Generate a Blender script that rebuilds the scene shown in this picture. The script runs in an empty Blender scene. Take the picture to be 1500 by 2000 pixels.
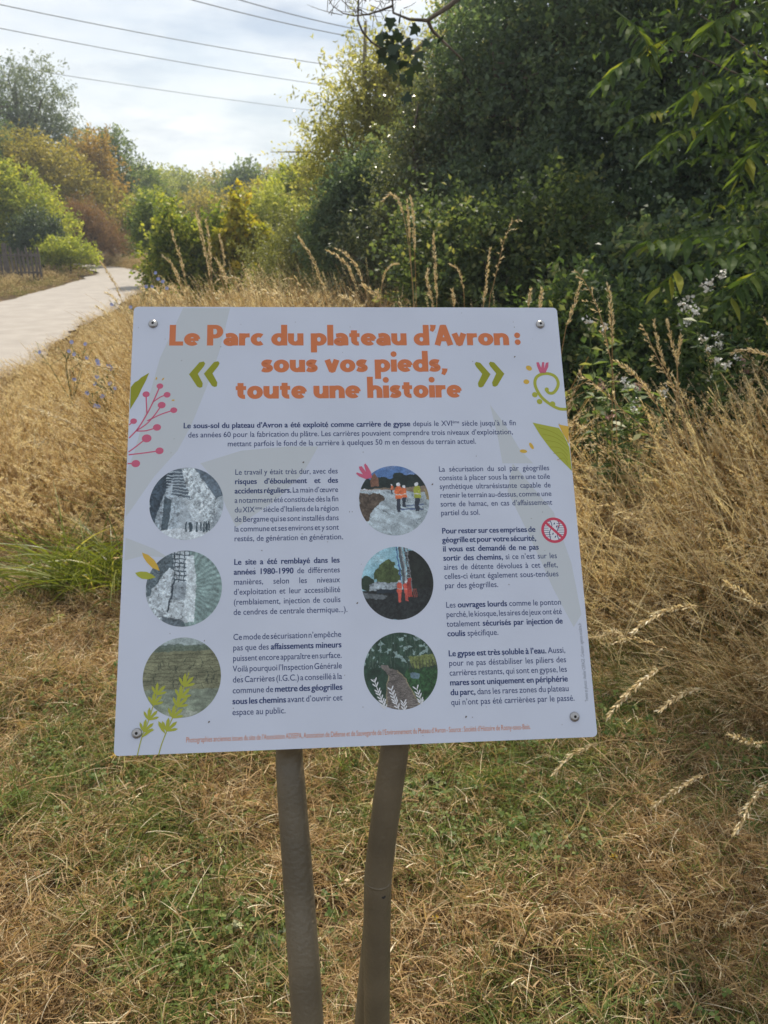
import bpy, math, os, random
import numpy as np
from mathutils import Vector, Matrix
R = math.radians
sc = bpy.context.scene
COL = sc.collection
RNG = np.random.default_rng(7)
random.seed(7)

# ------------------------------------------------------------------ camera, sky, sun, exposure
TH = R(20.8); EYE = 1.55; FPX = 1504.0
cam = bpy.data.cameras.new('camera'); cam_o = bpy.data.objects.new('camera', cam); COL.objects.link(cam_o)
cam_o.location = (0, 0, EYE); cam_o.rotation_euler = (R(90) - TH, 0, 0)
cam.sensor_fit = 'VERTICAL'; cam.sensor_height = 36; cam.sensor_width = 27; cam.lens = 36 * FPX / 2000
cam.clip_start = 0.02; cam.clip_end = 2000
cam.dof.use_dof = True; cam.dof.focus_distance = 1.03; cam.dof.aperture_fstop = 12.0
sc.camera = cam_o
SUN_EL, SUN_AZ = 52.0, 9.0
world = bpy.data.worlds.new('World'); sc.world = world; world.use_nodes = True
nt = world.node_tree; nt.nodes.clear()
def wn(t, **k):
    n = nt.nodes.new(t)
    for a, b in k.items(): setattr(n, a, b)
    return n
sky = wn('ShaderNodeTexSky', sky_type='NISHITA', sun_disc=False, sun_elevation=R(SUN_EL), sun_rotation=R(SUN_AZ),
         air_density=1.0, dust_density=1.2, ozone_density=1.0, altitude=100)
tc = wn('ShaderNodeTexCoord'); mp = wn('ShaderNodeMapping')
mp.inputs['Scale'].default_value = (1.6, 1.6, 5.5); mp.inputs['Location'].default_value = (0.4, 0.0, 0.3)
mp.inputs['Rotation'].default_value = (0.0, R(7), 0)
ns = wn('ShaderNodeTexNoise'); ns.inputs['Scale'].default_value = 1.9; ns.inputs['Detail'].default_value = 7; ns.inputs['Roughness'].default_value = .55
cr = wn('ShaderNodeValToRGB'); cr.color_ramp.elements[0].position = .36; cr.color_ramp.elements[1].position = .60
cr.color_ramp.elements[0].color = (.48, .48, .48, 1); cr.color_ramp.elements[1].color = (.97, .97, .97, 1)
ns2 = wn('ShaderNodeTexNoise'); ns2.inputs['Scale'].default_value = 3.1; ns2.inputs['Detail'].default_value = 6
cr2 = wn('ShaderNodeValToRGB'); cr2.color_ramp.elements[0].position = .41; cr2.color_ramp.elements[1].position = .58
cr2.color_ramp.elements[0].color = (5.7, 6.3, 7.4, 1); cr2.color_ramp.elements[1].color = (10.8, 10.8, 10.7, 1)
mx = wn('ShaderNodeMix', data_type='RGBA'); bg = wn('ShaderNodeBackground'); bg.inputs['Strength'].default_value = 0.085
wo = wn('ShaderNodeOutputWorld'); L = nt.links.new
L(tc.outputs['Generated'], mp.inputs['Vector']); L(mp.outputs[0], ns.inputs['Vector']); L(mp.outputs[0], ns2.inputs['Vector'])
L(ns.outputs['Fac'], cr.inputs[0]); L(ns2.outputs['Fac'], cr2.inputs[0])
L(cr.outputs[0], mx.inputs[0]); L(sky.outputs[0], mx.inputs[6]); L(cr2.outputs[0], mx.inputs[7])
L(mx.outputs[2], bg.inputs['Color']); L(bg.outputs[0], wo.inputs[0])
sl = bpy.data.lights.new('sun', 'SUN'); sl.energy = 5.0; sl.angle = R(0.6); sl.color = (1, .92, .78)
so = bpy.data.objects.new('sun', sl); COL.objects.link(so)
sd = Vector((math.sin(R(SUN_AZ)) * math.cos(R(SUN_EL)), math.cos(R(SUN_AZ)) * math.cos(R(SUN_EL)), math.sin(R(SUN_EL))))
so.rotation_euler = sd.to_track_quat('Z', 'Y').to_euler(); so.location = sd * 50
sc.view_settings.view_transform = 'Standard'; sc.view_settings.look = 'None'
sc.view_settings.exposure = 0.3; sc.view_settings.gamma = 1.0; sc.view_settings.use_curve_mapping = False
sc.cycles.max_bounces = 6; sc.cycles.diffuse_bounces = 3; sc.cycles.transmission_bounces = 4; sc.cycles.use_denoising = True
sc.cycles.caustics_reflective = False; sc.cycles.caustics_refractive = False

def at(px, py, Y):                      # a measured sight line met with the upright plane Y metres ahead
    u = (px - 750) / FPX; v = (py - 1000) / FPX
    dy = math.cos(TH) - v * math.sin(TH); dz = -math.sin(TH) - v * math.cos(TH); t = Y / dy
    return Vector((u * t, Y, EYE + dz * t))

# ------------------------------------------------------------------ helpers
def tag(o, label=None, cat=None, group=None, kind=None):
    for k, v in (('label', label), ('category', cat), ('group', group), ('kind', kind)):
        if v: o[k] = v
    return o
def empty(name, loc=(0, 0, 0), label=None, cat=None, group=None):
    o = bpy.data.objects.new(name, None); COL.objects.link(o); o.location = loc; o.empty_display_size = .1
    return tag(o, label, cat, group)
def link(name, me, parent=None):
    o = bpy.data.objects.new(name, me); COL.objects.link(o)
    if parent: o.parent = parent
    return o
def np_mesh(name, V, F, mats, tint=None, smooth=False, mi=None):
    """V (n,3); F (m,k) index array with k = 3 or 4"""
    V = np.asarray(V, np.float32); F = np.asarray(F, np.int32); k = F.shape[1]
    me = bpy.data.meshes.new(name)
    me.vertices.add(len(V)); me.vertices.foreach_set('co', V.ravel())
    me.loops.add(F.size); me.loops.foreach_set('vertex_index', F.ravel())
    me.polygons.add(len(F)); me.polygons.foreach_set('loop_start', np.arange(0, F.size, k, dtype=np.int32))
    me.polygons.foreach_set('loop_total', np.full(len(F), k, np.int32))
    if smooth: me.polygons.foreach_set('use_smooth', np.ones(len(F), bool))
    for m in (mats if isinstance(mats, (list, tuple)) else [mats]): me.materials.append(m)
    if mi is not None: me.polygons.foreach_set('material_index', np.asarray(mi, np.int32))
    if tint is not None:
        a = me.attributes.new('tint', 'FLOAT', 'FACE'); a.data.foreach_set('value', np.asarray(tint, np.float32))
    me.update(calc_edges=True); return me

class MB:
    def __init__(s): s.v = []; s.f = []; s.m = []; s.t = []
    def face(s, ids, m=0, t=.5): s.f.append(ids); s.m.append(m); s.t.append(t)
    def tube(s, pts, rad, n=6, m=0, cap=True, t=.5):
        pts = [Vector(p) for p in pts]
        if not isinstance(rad, (list, tuple)): rad = [rad] * len(pts)
        prev = None; rings = []
        for i, p in enumerate(pts):
            d = (pts[min(i + 1, len(pts) - 1)] - pts[max(i - 1, 0)])
            d = d.normalized() if d.length > 1e-9 else Vector((0, 0, 1))
            if prev is None: a = d.orthogonal().normalized()
            else:
                a = prev - d * prev.dot(d); a = a.normalized() if a.length > 1e-6 else d.orthogonal().normalized()
            prev = a; b = d.cross(a); r = rad[i]; ring = []
            for k in range(n):
                an = 2 * math.pi * k / n
                s.v.append(p + (a * math.cos(an) + b * math.sin(an)) * r); ring.append(len(s.v) - 1)
            rings.append(ring)
        for A, B in zip(rings, rings[1:]):
            for k in range(n): s.face((A[k], A[(k + 1) % n], B[(k + 1) % n], B[k]), m, t)
        if cap: s.face(tuple(rings[0][::-1]), m, t); s.face(tuple(rings[-1]), m, t)
    def box(s, c, h, M=None, m=0):
        i = len(s.v)
        for x in (-1, 1):
            for y in (-1, 1):
                for z in (-1, 1):
                    p = Vector((x * h[0], y * h[1], z * h[2]))
                    s.v.append(Vector(c) + (M @ p if M else p))
        for q in ((0, 1, 3, 2), (4, 6, 7, 5), (0, 4, 5, 1), (2, 3, 7, 6), (0, 2, 6, 4), (1, 5, 7, 3)): s.face(tuple(i + k for k in q), m)
    def poly(s, pts, m=0, t=.5):
        i = len(s.v); s.v += [Vector(p) for p in pts]; s.face(tuple(range(i, i + len(pts))), m, t)
    def build(s, name, mats, parent=None, smooth=False, origin=None):
        me = bpy.data.meshes.new(name)
        o3 = Vector(origin) if origin is not None else Vector()
        me.from_pydata([v - o3 for v in s.v], [], s.f)
        for m in (mats if isinstance(mats, (list, tuple)) else [mats]): me.materials.append(m)
        me.polygons.foreach_set('material_index', s.m)
        if smooth: me.polygons.foreach_set('use_smooth', [True] * len(s.f))
        a = me.attributes.new('tint', 'FLOAT', 'FACE'); a.data.foreach_set('value', s.t)
        me.update(); return link(name, me, parent)

def mat(name, col, rough=.7, metal=0, noise=0, nscale=20, bump=0, bscale=60, spec=.3, coord='Object'):
    m = bpy.data.materials.new(name); m.use_nodes = True; n = m.node_tree; b = n.nodes['Principled BSDF']
    b.inputs['Roughness'].default_value = rough; b.inputs['Metallic'].default_value = metal
    b.inputs['Specular IOR Level'].default_value = spec; b.inputs['Base Color'].default_value = (*col, 1)
    if noise or bump:
        t = n.nodes.new('ShaderNodeTexCoord')
    if noise:
        z = n.nodes.new('ShaderNodeTexNoise'); z.inputs['Scale'].default_value = nscale; z.inputs['Detail'].default_value = 6
        n.links.new(t.outputs[coord], z.inputs['Vector'])
        r = n.nodes.new('ShaderNodeValToRGB'); n.links.new(z.outputs['Fac'], r.inputs[0]); n.links.new(r.outputs[0], b.inputs['Base Color'])
        r.color_ramp.elements[0].position = .3; r.color_ramp.elements[1].position = .7
        r.color_ramp.elements[0].color = (*[c * (1 - noise) for c in col], 1); r.color_ramp.elements[1].color = (*[min(1, c * (1 + noise)) for c in col], 1)
    if bump:
        z = n.nodes.new('ShaderNodeTexNoise'); z.inputs['Scale'].default_value = bscale; z.inputs['Detail'].default_value = 5
        n.links.new(t.outputs[coord], z.inputs['Vector']); q = n.nodes.new('ShaderNodeBump'); q.inputs['Strength'].default_value = bump
        q.inputs['Distance'].default_value = .01
        n.links.new(z.outputs['Fac'], q.inputs['Height']); n.links.new(q.outputs[0], b.inputs['Normal'])
    return m
def leafmat(name, cols, trans=.4, gloss=.25, rough=.45, tmul=(1.5, 1.5, .7)):
    """cols: list of (pos, rgb) over the per-leaf tint attribute"""
    m = bpy.data.materials.new(name); m.use_nodes = True; n = m.node_tree; b = n.nodes['Principled BSDF']
    a = n.nodes.new('ShaderNodeAttribute'); a.attribute_name = 'tint'; r = n.nodes.new('ShaderNodeValToRGB')
    e = r.color_ramp.elements
    for i, (p, c) in enumerate(cols):
        x = e[i] if i < 2 else e.new(p)
        x.position = p; x.color = (*c, 1)
    n.links.new(a.outputs['Fac'], r.inputs[0]); n.links.new(r.outputs[0], b.inputs['Base Color'])
    b.inputs['Roughness'].default_value = rough; b.inputs['Specular IOR Level'].default_value = gloss
    t = n.nodes.new('ShaderNodeBsdfTranslucent'); x = n.nodes.new('ShaderNodeMix'); x.data_type = 'RGBA'; x.blend_type = 'MULTIPLY'
    x.inputs[0].default_value = 1; x.inputs[7].default_value = (*tmul, 1)
    n.links.new(r.outputs[0], x.inputs[6]); n.links.new(x.outputs[2], t.inputs['Color'])
    s = n.nodes.new('ShaderNodeMixShader'); s.inputs[0].default_value = trans
    o = n.nodes['Material Output']; n.links.new(b.outputs[0], s.inputs[1]); n.links.new(t.outputs[0], s.inputs[2]); n.links.new(s.outputs[0], o.inputs[0])
    return m

def vnoise(x, y, seed=0):
    """smooth 2-D value noise in 0..1"""
    xi = np.floor(x).astype(np.int64); yi = np.floor(y).astype(np.int64); fx = x - xi; fy = y - yi
    def h(a, b):
        n = (a * 374761393 + b * 668265263 + seed * 974634777) & 0x7fffffff
        n = ((n ^ (n >> 13)) * 1274126177) & 0x7fffffff
        return ((n ^ (n >> 16)) & 0xffff) / 65535.0
    u = fx * fx * (3 - 2 * fx); v = fy * fy * (3 - 2 * fy)
    return (h(xi, yi) * (1 - u) + h(xi + 1, yi) * u) * (1 - v) + (h(xi, yi + 1) * (1 - u) + h(xi + 1, yi + 1) * u) * v
def fbm(x, y, seed=0, o=4):
    s = 0; a = .5; t = 0
    for i in range(o): s = s + a * vnoise(x * 2 ** i, y * 2 ** i, seed + i * 17); t += a; a *= .5
    return s / t
def unit(a): return a / np.maximum(np.linalg.norm(a, axis=-1, keepdims=True), 1e-9)

def leaves(P, D, N, length, width, tint):
    """one folded pointed leaf (4 verts) per row"""
    D = unit(D); S = unit(np.cross(D, N)); U = np.cross(S, D)
    n = len(P); V = np.empty((n, 4, 3), np.float32); l = length[:, None]; w = width[:, None]
    V[:, 0] = P; V[:, 1] = P + D * l * .45 + S * w * .5 + U * w * .18
    V[:, 2] = P + D * l - U * l * .12; V[:, 3] = P + D * l * .45 - S * w * .5 + U * w * .18
    return V.reshape(-1, 3), np.arange(n * 4).reshape(-1, 4), tint

def sprays(blobs, n, per, L, r, size, aspect, rng, shell=.55, droop=0., up=.3, tvar=.25):
    """leafy twigs spread through ellipsoid blobs; returns V,F,tint and the twig roots"""
    w = np.array([b[6] if len(b) > 6 else b[3] * b[5] for b in blobs], float); w /= w.sum()
    bi = rng.choice(len(blobs), n, p=w); B = np.array([b[:6] for b in blobs], float)[bi]
    d = unit(rng.normal(size=(n, 3))); rad = shell + (1 - shell) * rng.random(n) ** .6
    wob = .8 + .4 * fbm(d[:, 0] * 2.3 + bi * 7, d[:, 2] * 2.3 + d[:, 1] * 2.1, 5, 3)
    C = B[:, :3] + d * B[:, 3:] * (rad * wob)[:, None]
    T = unit(d * 1.0 + rng.normal(size=(n, 3)) * .5 + np.array([0, 0, up]))
    Ls = L * (.5 + rng.random(n)); ctint = rng.normal(size=n) * tvar * .7
    t = rng.random((n, per)); Q = C[:, None] + T[:, None] * (t * Ls[:, None])[..., None]
    Q = Q + rng.normal(size=(n, per, 3)) * (r * (1.15 - t))[..., None]; Q[..., 2] -= droop * (t * Ls[:, None]) ** 2
    Q = Q.reshape(-1, 3); m = len(Q)
    Dr = unit(np.repeat(T, per, 0) * .6 + rng.normal(size=(m, 3)) * .8 + np.array([0, 0, -droop]))
    Nn = unit(rng.normal(size=(m, 3)) * .75 + np.array([0, 0, .8]))
    ln = size * (.6 + .8 * rng.random(m))
    ti = np.clip(.5 + np.repeat(ctint, per) + rng.normal(size=m) * tvar * .6, 0, 1)
    V, F, ti = leaves(Q, Dr, Nn, ln, ln * aspect, ti)
    return V, F, ti, C, T, Ls

bark = mat('bark', (.11, .085, .06), .9, noise=.4, nscale=14, bump=.6, bscale=40)
bark_pale = mat('pale_bark', (.22, .19, .14), .9, noise=.3, nscale=18, bump=.5)

def tree(name, label, cat, base, blobs, n, per, L, r, size, aspect, m, seed, trunk_r=.06, limbs=14, group=None,
         shell=.5, droop=.1, up=.3, tvar=.25, stems=1, bk=None):
    rng = np.random.default_rng(seed)
    if base is None: base = tuple(np.average(np.array([b[:2] for b in blobs]), axis=0))
    root = empty(name, (base[0], base[1], 0), label, cat, group); o3 = np.array([base[0], base[1], 0.])
    V, F, ti, C, T, Ls = sprays(blobs, n, per, L, r, size, aspect, rng, shell, droop, up, tvar)
    V = V.copy(); keep = np.ones(len(F), bool)
    zc = V.reshape(-1, 4, 3)[:, :, 2].min(1); keep = zc > 0.0
    V = V.reshape(-1, 4, 3)[keep].reshape(-1, 3); F = np.arange(len(V)).reshape(-1, 4); ti = ti[keep]
    link('crown', np_mesh('crown', V - o3, F, m, ti), root)
    mb = MB(); cen = np.average(np.array([b[:3] for b in blobs]), axis=0); zt = max(b[2] + b[5] * .5 for b in blobs)
    tops = []
    for s in range(stems):
        a = rng.random() * 6.28; k = .0 if stems == 1 else .12
        p0 = Vector((base[0] + k * math.cos(a), base[1] + k * math.sin(a), -.05)); bb = blobs[rng.integers(len(blobs))] if stems > 1 else None
        top = Vector((bb[0], bb[1], bb[2] + bb[5] * .4)) if bb is not None else Vector((cen[0], cen[1], zt))
        pts = [p0.lerp(top, q) + Vector(rng.normal(size=3)) * .05 * (top - p0).length * (q * (1 - q)) * 2 for q in np.linspace(0, 1, 7)]
        mb.tube(pts, [trunk_r * (1 - .85 * q) / (stems ** .4) for q in np.linspace(0, 1, 7)], 7); tops.append(pts)
    mb.build('trunk', bk or bark, root, True, root.location)
    mb = MB()
    for i in rng.choice(len(C), min(limbs, len(C)), False):
        pts = tops[rng.integers(len(tops))]; c = Vector(C[i]); e = c + Vector(T[i]) * float(Ls[i]) * .8
        p = min(pts[1:-1], key=lambda q: abs(q.z - c.z * .75))
        mid = p.lerp(c, .5) + Vector((0, 0, -.04 * (c - p).length)) + Vector(rng.normal(size=3)) * .06 * (c - p).length
        mb.tube([p, p.lerp(mid, .5), mid, mid.lerp(c, .6), c, e], [trunk_r * .33, trunk_r * .28, trunk_r * .22, trunk_r * .16, trunk_r * .11, trunk_r * .03], 5)
    if mb.v: mb.build('branches', bk or bark, root, True, root.location)
    return root
def bl(px, py, Y, rx, ry, ryd=None, w=None):        # ellipsoid blob measured in picture size at distance Y
    c = at(px, py, Y); s = Y / FPX * 1.05; q = (c.x, c.y, c.z, rx * s, (ryd or rx * s * .8), ry * s)
    return q + ((w,) if w else ())

# ------------------------------------------------------------------ terrain: ground, path
def path_edges():
    near = [(-2.6, -2), (-2.9, 2), (-3.5, 5), (-4.1, 8.4), (-4.65, 12), (-5.35, 16), (-5.95, 19.7), (-6.9, 23.5), (-9, 27.5), (-12.5, 31), (-17.5, 34)]
    far = [(-5.6, -2), (-5.9, 2), (-6.3, 5), (-6.7, 8.4), (-7.15, 12), (-7.62, 16), (-8.0, 20.2), (-8.7, 24.6), (-11, 29), (-14.5, 33), (-19, 36)]
    return near, far
NEAR, FAR = path_edges()
def px_near(Y): return np.interp(Y, [p[1] for p in NEAR], [p[0] for p in NEAR])
def px_far(Y): return np.interp(Y, [p[1] for p in FAR], [p[0] for p in FAR])

def ground_material():
    m = bpy.data.materials.new('dry_soil_and_thatch'); m.use_nodes = True; n = m.node_tree; b = n.nodes['Principled BSDF']
    t = n.nodes.new('ShaderNodeTexCoord')
    def nz(s, d=6):
        z = n.nodes.new('ShaderNodeTexNoise'); z.inputs['Scale'].default_value = s; z.inputs['Detail'].default_value = d
        z.inputs['Roughness'].default_value = .65; n.links.new(t.outputs['Object'], z.inputs['Vector']); return z
    a = nz(1.3); c = nz(45, 8)
    r = n.nodes.new('ShaderNodeValToRGB'); r.color_ramp.elements[0].position = .3; r.color_ramp.elements[1].position = .68
    r.color_ramp.elements[0].color = (.05, .04, .02, 1); r.color_ramp.elements[1].color = (.13, .085, .045, 1)
    r2 = n.nodes.new('ShaderNodeValToRGB'); r2.color_ramp.elements[0].position = .35; r2.color_ramp.elements[1].position = .7
    r2.color_ramp.elements[0].color = (.35, .33, .3, 1); r2.color_ramp.elements[1].color = (1.3, 1.25, 1.2, 1)
    x = n.nodes.new('ShaderNodeMix'); x.data_type = 'RGBA'; x.blend_type = 'MULTIPLY'; x.inputs[0].default_value = 1
    n.links.new(a.outputs['Fac'], r.inputs[0]); n.links.new(c.outputs['Fac'], r2.inputs[0])
    n.links.new(r.outputs[0], x.inputs[6]); n.links.new(r2.outputs[0], x.inputs[7]); n.links.new(x.outputs[2], b.inputs['Base Color'])
    b.inputs['Roughness'].default_value = .95; b.inputs['Specular IOR Level'].default_value = .1
    q = n.nodes.new('ShaderNodeBump'); q.inputs['Distance'].default_value = .02; q.inputs['Strength'].default_value = .8
    n.links.new(c.outputs['Fac'], q.inputs['Height']); n.links.new(q.outputs[0], b.inputs['Normal'])
    return m
gm = ground_material()
xs = np.concatenate([np.linspace(-600, -30, 12), np.linspace(-25, 25, 81), np.linspace(30, 600, 12)])
ys = np.concatenate([np.linspace(-300, -6, 6), np.linspace(-4, 46, 81), np.linspace(50, 740, 14)])
def gz(X, Y):
    return .05 * (fbm(X * .8 + 50, Y * .8 + 50, 3) - .5) * (np.abs(Y - 10) < 40)
XX, YY = np.meshgrid(xs, ys); ZZ = gz(XX, YY) - .02
nx = len(xs); I = np.arange(len(ys) - 1)[:, None] * nx + np.arange(nx - 1)[None]
F = np.stack([I, I + 1, I + nx + 1, I + nx], -1).reshape(-1, 4)
g = link('ground', np_mesh('ground', np.stack([XX, YY, ZZ], -1).reshape(-1, 3), F, gm, smooth=True)); tag(g, 'dry soil and thatch of the meadow', kind='structure')
pm_ = mat('pale_limestone_grit', (.34, .31, .28), .95, noise=.10, nscale=3, bump=.35, bscale=30, spec=.1)
yy = np.linspace(-2, 31, 300); cols = 12; V = []
for j, y in enumerate(yy):
    a = px_far(y) + .16 * (fbm(np.array(y * 1.4), np.array(3.), 9) - .5) * 2; b = px_near(y) + .1 + .2 * (fbm(np.array(y * 1.7), np.array(8.), 11) - .5) * 2
    for i in range(cols + 1):
        s = i / cols; V.append((a + (b - a) * s, y, .018 + .02 * math.sin(math.pi * s)))
I = np.arange(len(yy) - 1)[:, None] * (cols + 1) + np.arange(cols)[None]
F = np.stack([I, I + 1, I + cols + 2, I + cols + 1], -1).reshape(-1, 4)
tag(link('path', np_mesh('path', V, F, pm_, smooth=True)), 'pale grit footpath curving away on the left', kind='structure')

hz = MB(); hz.box((0, 150, 11), (620, 620, 12.3)); hm = bpy.data.materials.new('glare_veil_haze'); hm.use_nodes = True; hn = hm.node_tree; hn.nodes.clear()  # added haze lifts the dark trees as lens glare would, and fades distant ones
hv = hn.nodes.new('ShaderNodeVolumePrincipled'); ho = hn.nodes.new('ShaderNodeOutputMaterial'); hn.links.new(hv.outputs[0], ho.inputs['Volume'])
hv.inputs['Color'].default_value = (.78, .90, 1, 1); hv.inputs['Density'].default_value = .0019; hv.inputs['Anisotropy'].default_value = .35
tag(hz.build('haze', hm), 'thin pale haze over the meadow, added to veil the dark trees', kind='stuff')

# ------------------------------------------------------------------ grass as stuff: clumps scattered by geometry nodes
def ribbons(B, Dr, L, W, bend, seg, rng, tint, taper=True, side=None):
    """curved grass blades: base, lean direction (unit 3-D), length, width, bend"""
    n = len(B); S = side if side is not None else unit(np.cross(Dr, rng.normal(size=(n, 3))))
    V = np.empty((n, (seg + 1) * 2, 3), np.float32)
    H = unit(np.stack([Dr[:, 0], Dr[:, 1], np.zeros(n)], -1) + rng.normal(size=(n, 3)) * [.3, .3, 0])
    for k in range(seg + 1):
        t = k / seg; c = B + Dr * (L * t)[:, None] + (H * (bend * L * t * t)[:, None]) - np.array([0, 0, 1]) * (bend * .6 * L * t ** 3)[:, None]
        w = W * ((1 - t ** 2) * .92 + .08 if taper else 1.0)
        V[:, 2 * k] = c + S * (w * .5)[:, None]; V[:, 2 * k + 1] = c - S * (w * .5)[:, None]
    base = np.arange(n)[:, None] * (seg + 1) * 2; F = []
    for k in range(seg): F.append(np.stack([base[:, 0] + 2 * k, base[:, 0] + 2 * k + 1, base[:, 0] + 2 * k + 3, base[:, 0] + 2 * k + 2], -1))
    F = np.stack(F, 1).reshape(-1, 4)
    return V.reshape(-1, 3), F, np.repeat(tint, seg)
def cat_meshes(parts):
    V = []; F = []; T = []; o = 0
    for v, f, t in parts: V.append(v); F.append(f + o); T.append(t); o += len(v)
    return np.concatenate(V), np.concatenate(F), np.concatenate(T)

GR = leafmat('lawn_blades', [(0, (.06, .12, .025)), (.2, (.15, .20, .05)), (.36, (.32, .31, .11)), (.42, (.10, .06, .03)), (.60, (.42, .27, .13)), (.85, (.63, .465, .265)), (1, (.88, .77, .56))], trans=.38, gloss=.25, rough=.5, tmul=(1.2, 1.2, .8))
def lawn_clump(nd, ng, seed, hgt=.045, rad=.10, flat=.58):
    rng = np.random.default_rng(seed); parts = []
    if nd:
        a = rng.random(nd) * 6.283; r = rad * np.sqrt(rng.random(nd)); B = np.stack([r * np.cos(a), r * np.sin(a), rng.random(nd) * hgt * .45 - .004], -1)
        D = unit(np.stack([rng.normal(size=nd), rng.normal(size=nd), np.abs(rng.normal(size=nd)) * (1 - flat) * 2 + .05], -1))
        parts.append(ribbons(B, D, hgt * (.5 + 1.0 * rng.random(nd) + .9 * (rng.random(nd) < .06)), .0012 + .0018 * rng.random(nd), rng.random(nd) * 1.1, 4, rng, np.clip(.66 + .21 * rng.normal(size=nd), .42, 1)))
    if ng:
        a = rng.random(ng) * 6.283; r = rad * np.sqrt(rng.random(ng)); B = np.stack([r * np.cos(a), r * np.sin(a), np.zeros(ng) - .004], -1)
        D = unit(np.stack([rng.normal(size=ng) * .5, rng.normal(size=ng) * .5, .5 + np.abs(rng.normal(size=ng)) * .5], -1))
        parts.append(ribbons(B, D, hgt * (.8 + 1.1 * rng.random(ng)), .002 + .002 * rng.random(ng), .2 + rng.random(ng) * .7, 3, rng, np.clip(.22 + .11 * rng.normal(size=ng), 0, .36)))
    return cat_meshes(parts)
def clover_clump(seed, n=44, rad=.11):
    rng = np.random.default_rng(seed); V = []; F = []; T = []; parts = []
    P = np.stack([rng.normal(size=n) * rad * .5, rng.normal(size=n) * rad * .5, .012 + .02 * rng.random(n)], -1)
    for k in range(3):
        a = rng.random(n) * 6.28 if k == 0 else a + 2.09
        D = np.stack([np.cos(a), np.sin(a), rng.normal(size=n) * .2], -1); ln = .007 + .006 * rng.random(n)
        parts.append(leaves(P, D, unit(rng.normal(size=(n, 3)) * .3 + [0, 0, 1]), ln, ln * .95, np.clip(.15 + .09 * rng.normal(size=n), 0, .3)))
    return cat_meshes(parts)
def panicle_np(P0, D, L, rng, n=40, w=.012, sp=.010, spw=.0028, tint=.9, tv=.07):
    """spikelets along an axis (arrays over one head)"""
    t = rng.random(n) ** .9; a = rng.random(n) * 6.283; D = unit(np.asarray(D, float)[None])[0]
    A = unit(np.cross(D, [0.3, .5, .8])[None])[0]; Bv = np.cross(D, A)
    O = np.cos(a)[:, None] * A + np.sin(a)[:, None] * Bv
    P = np.asarray(P0) + D * (L * t)[:, None] + O * (w * (1 - t) * rng.random(n))[:, None]
    ln = sp * (.7 + .6 * rng.random(n))
    return leaves(P, unit(D + O * .45 + rng.normal(size=(n, 3)) * .12), rng.normal(size=(n, 3)), ln, np.full(n, spw), np.clip(tint + tv * rng.normal(size=n), .6, 1))
def tall_clump(n, h, seed, lean=(-.25, -.1), heads=.4, spread=.12, green=.0, w=.0022, tint=.68, blades=30):
    rng = np.random.default_rng(seed); parts = []
    B = np.stack([rng.normal(size=n) * spread, rng.normal(size=n) * spread, np.zeros(n)], -1)
    D = unit(np.stack([lean[0] + rng.normal(size=n) * .28, lean[1] + rng.normal(size=n) * .28, np.ones(n)], -1))
    L = h * (.55 + .5 * rng.random(n)); bend = rng.random(n) * .45; ti = np.clip(tint + .15 * rng.normal(size=n), .42, 1)
    g = rng.random(n) < green; ti[g] = .1 + .2 * rng.random(g.sum())
    for q in range(2):
        rr = np.random.default_rng(seed + 99)
        parts.append(ribbons(B, D, L, np.full(n, w), bend, 6, rr, ti, False, side=unit(np.cross(D, [[1, .2, 0], [.1, 1, 0]][q]))))
    for i in np.nonzero(rng.random(n) < heads)[0]:
        rr = rng
        Hh = unit(np.array([[D[i, 0], D[i, 1], 0]]))[0]
        def c(t): return B[i] + D[i] * L[i] * t + Hh * bend[i] * L[i] * t * t - np.array([0, 0, 1]) * bend[i] * .6 * L[i] * t ** 3
        p0 = c(.82); p1 = c(1.0)
        parts.append(panicle_np(p0, p1 - p0, L[i] * .2, rng, 40, .016, .012, .0036, .92))
    if blades:
        Bb = np.stack([rng.normal(size=blades) * spread, rng.normal(size=blades) * spread, np.zeros(blades)], -1)
        Db = unit(np.stack([rng.normal(size=blades) * .6, rng.normal(size=blades) * .6, np.full(blades, 1.)], -1))
        tb = np.where(rng.random(blades) < green + .1, .12 + .2 * rng.random(blades), np.clip(tint - .04 + .12 * rng.normal(size=blades), .42, 1))
        parts.append(ribbons(Bb, Db, h * (.25 + .4 * rng.random(blades)), .003 + .003 * rng.random(blades), .3 + rng.random(blades) * .9, 5, rng, tb))
    return cat_meshes(parts)

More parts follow.
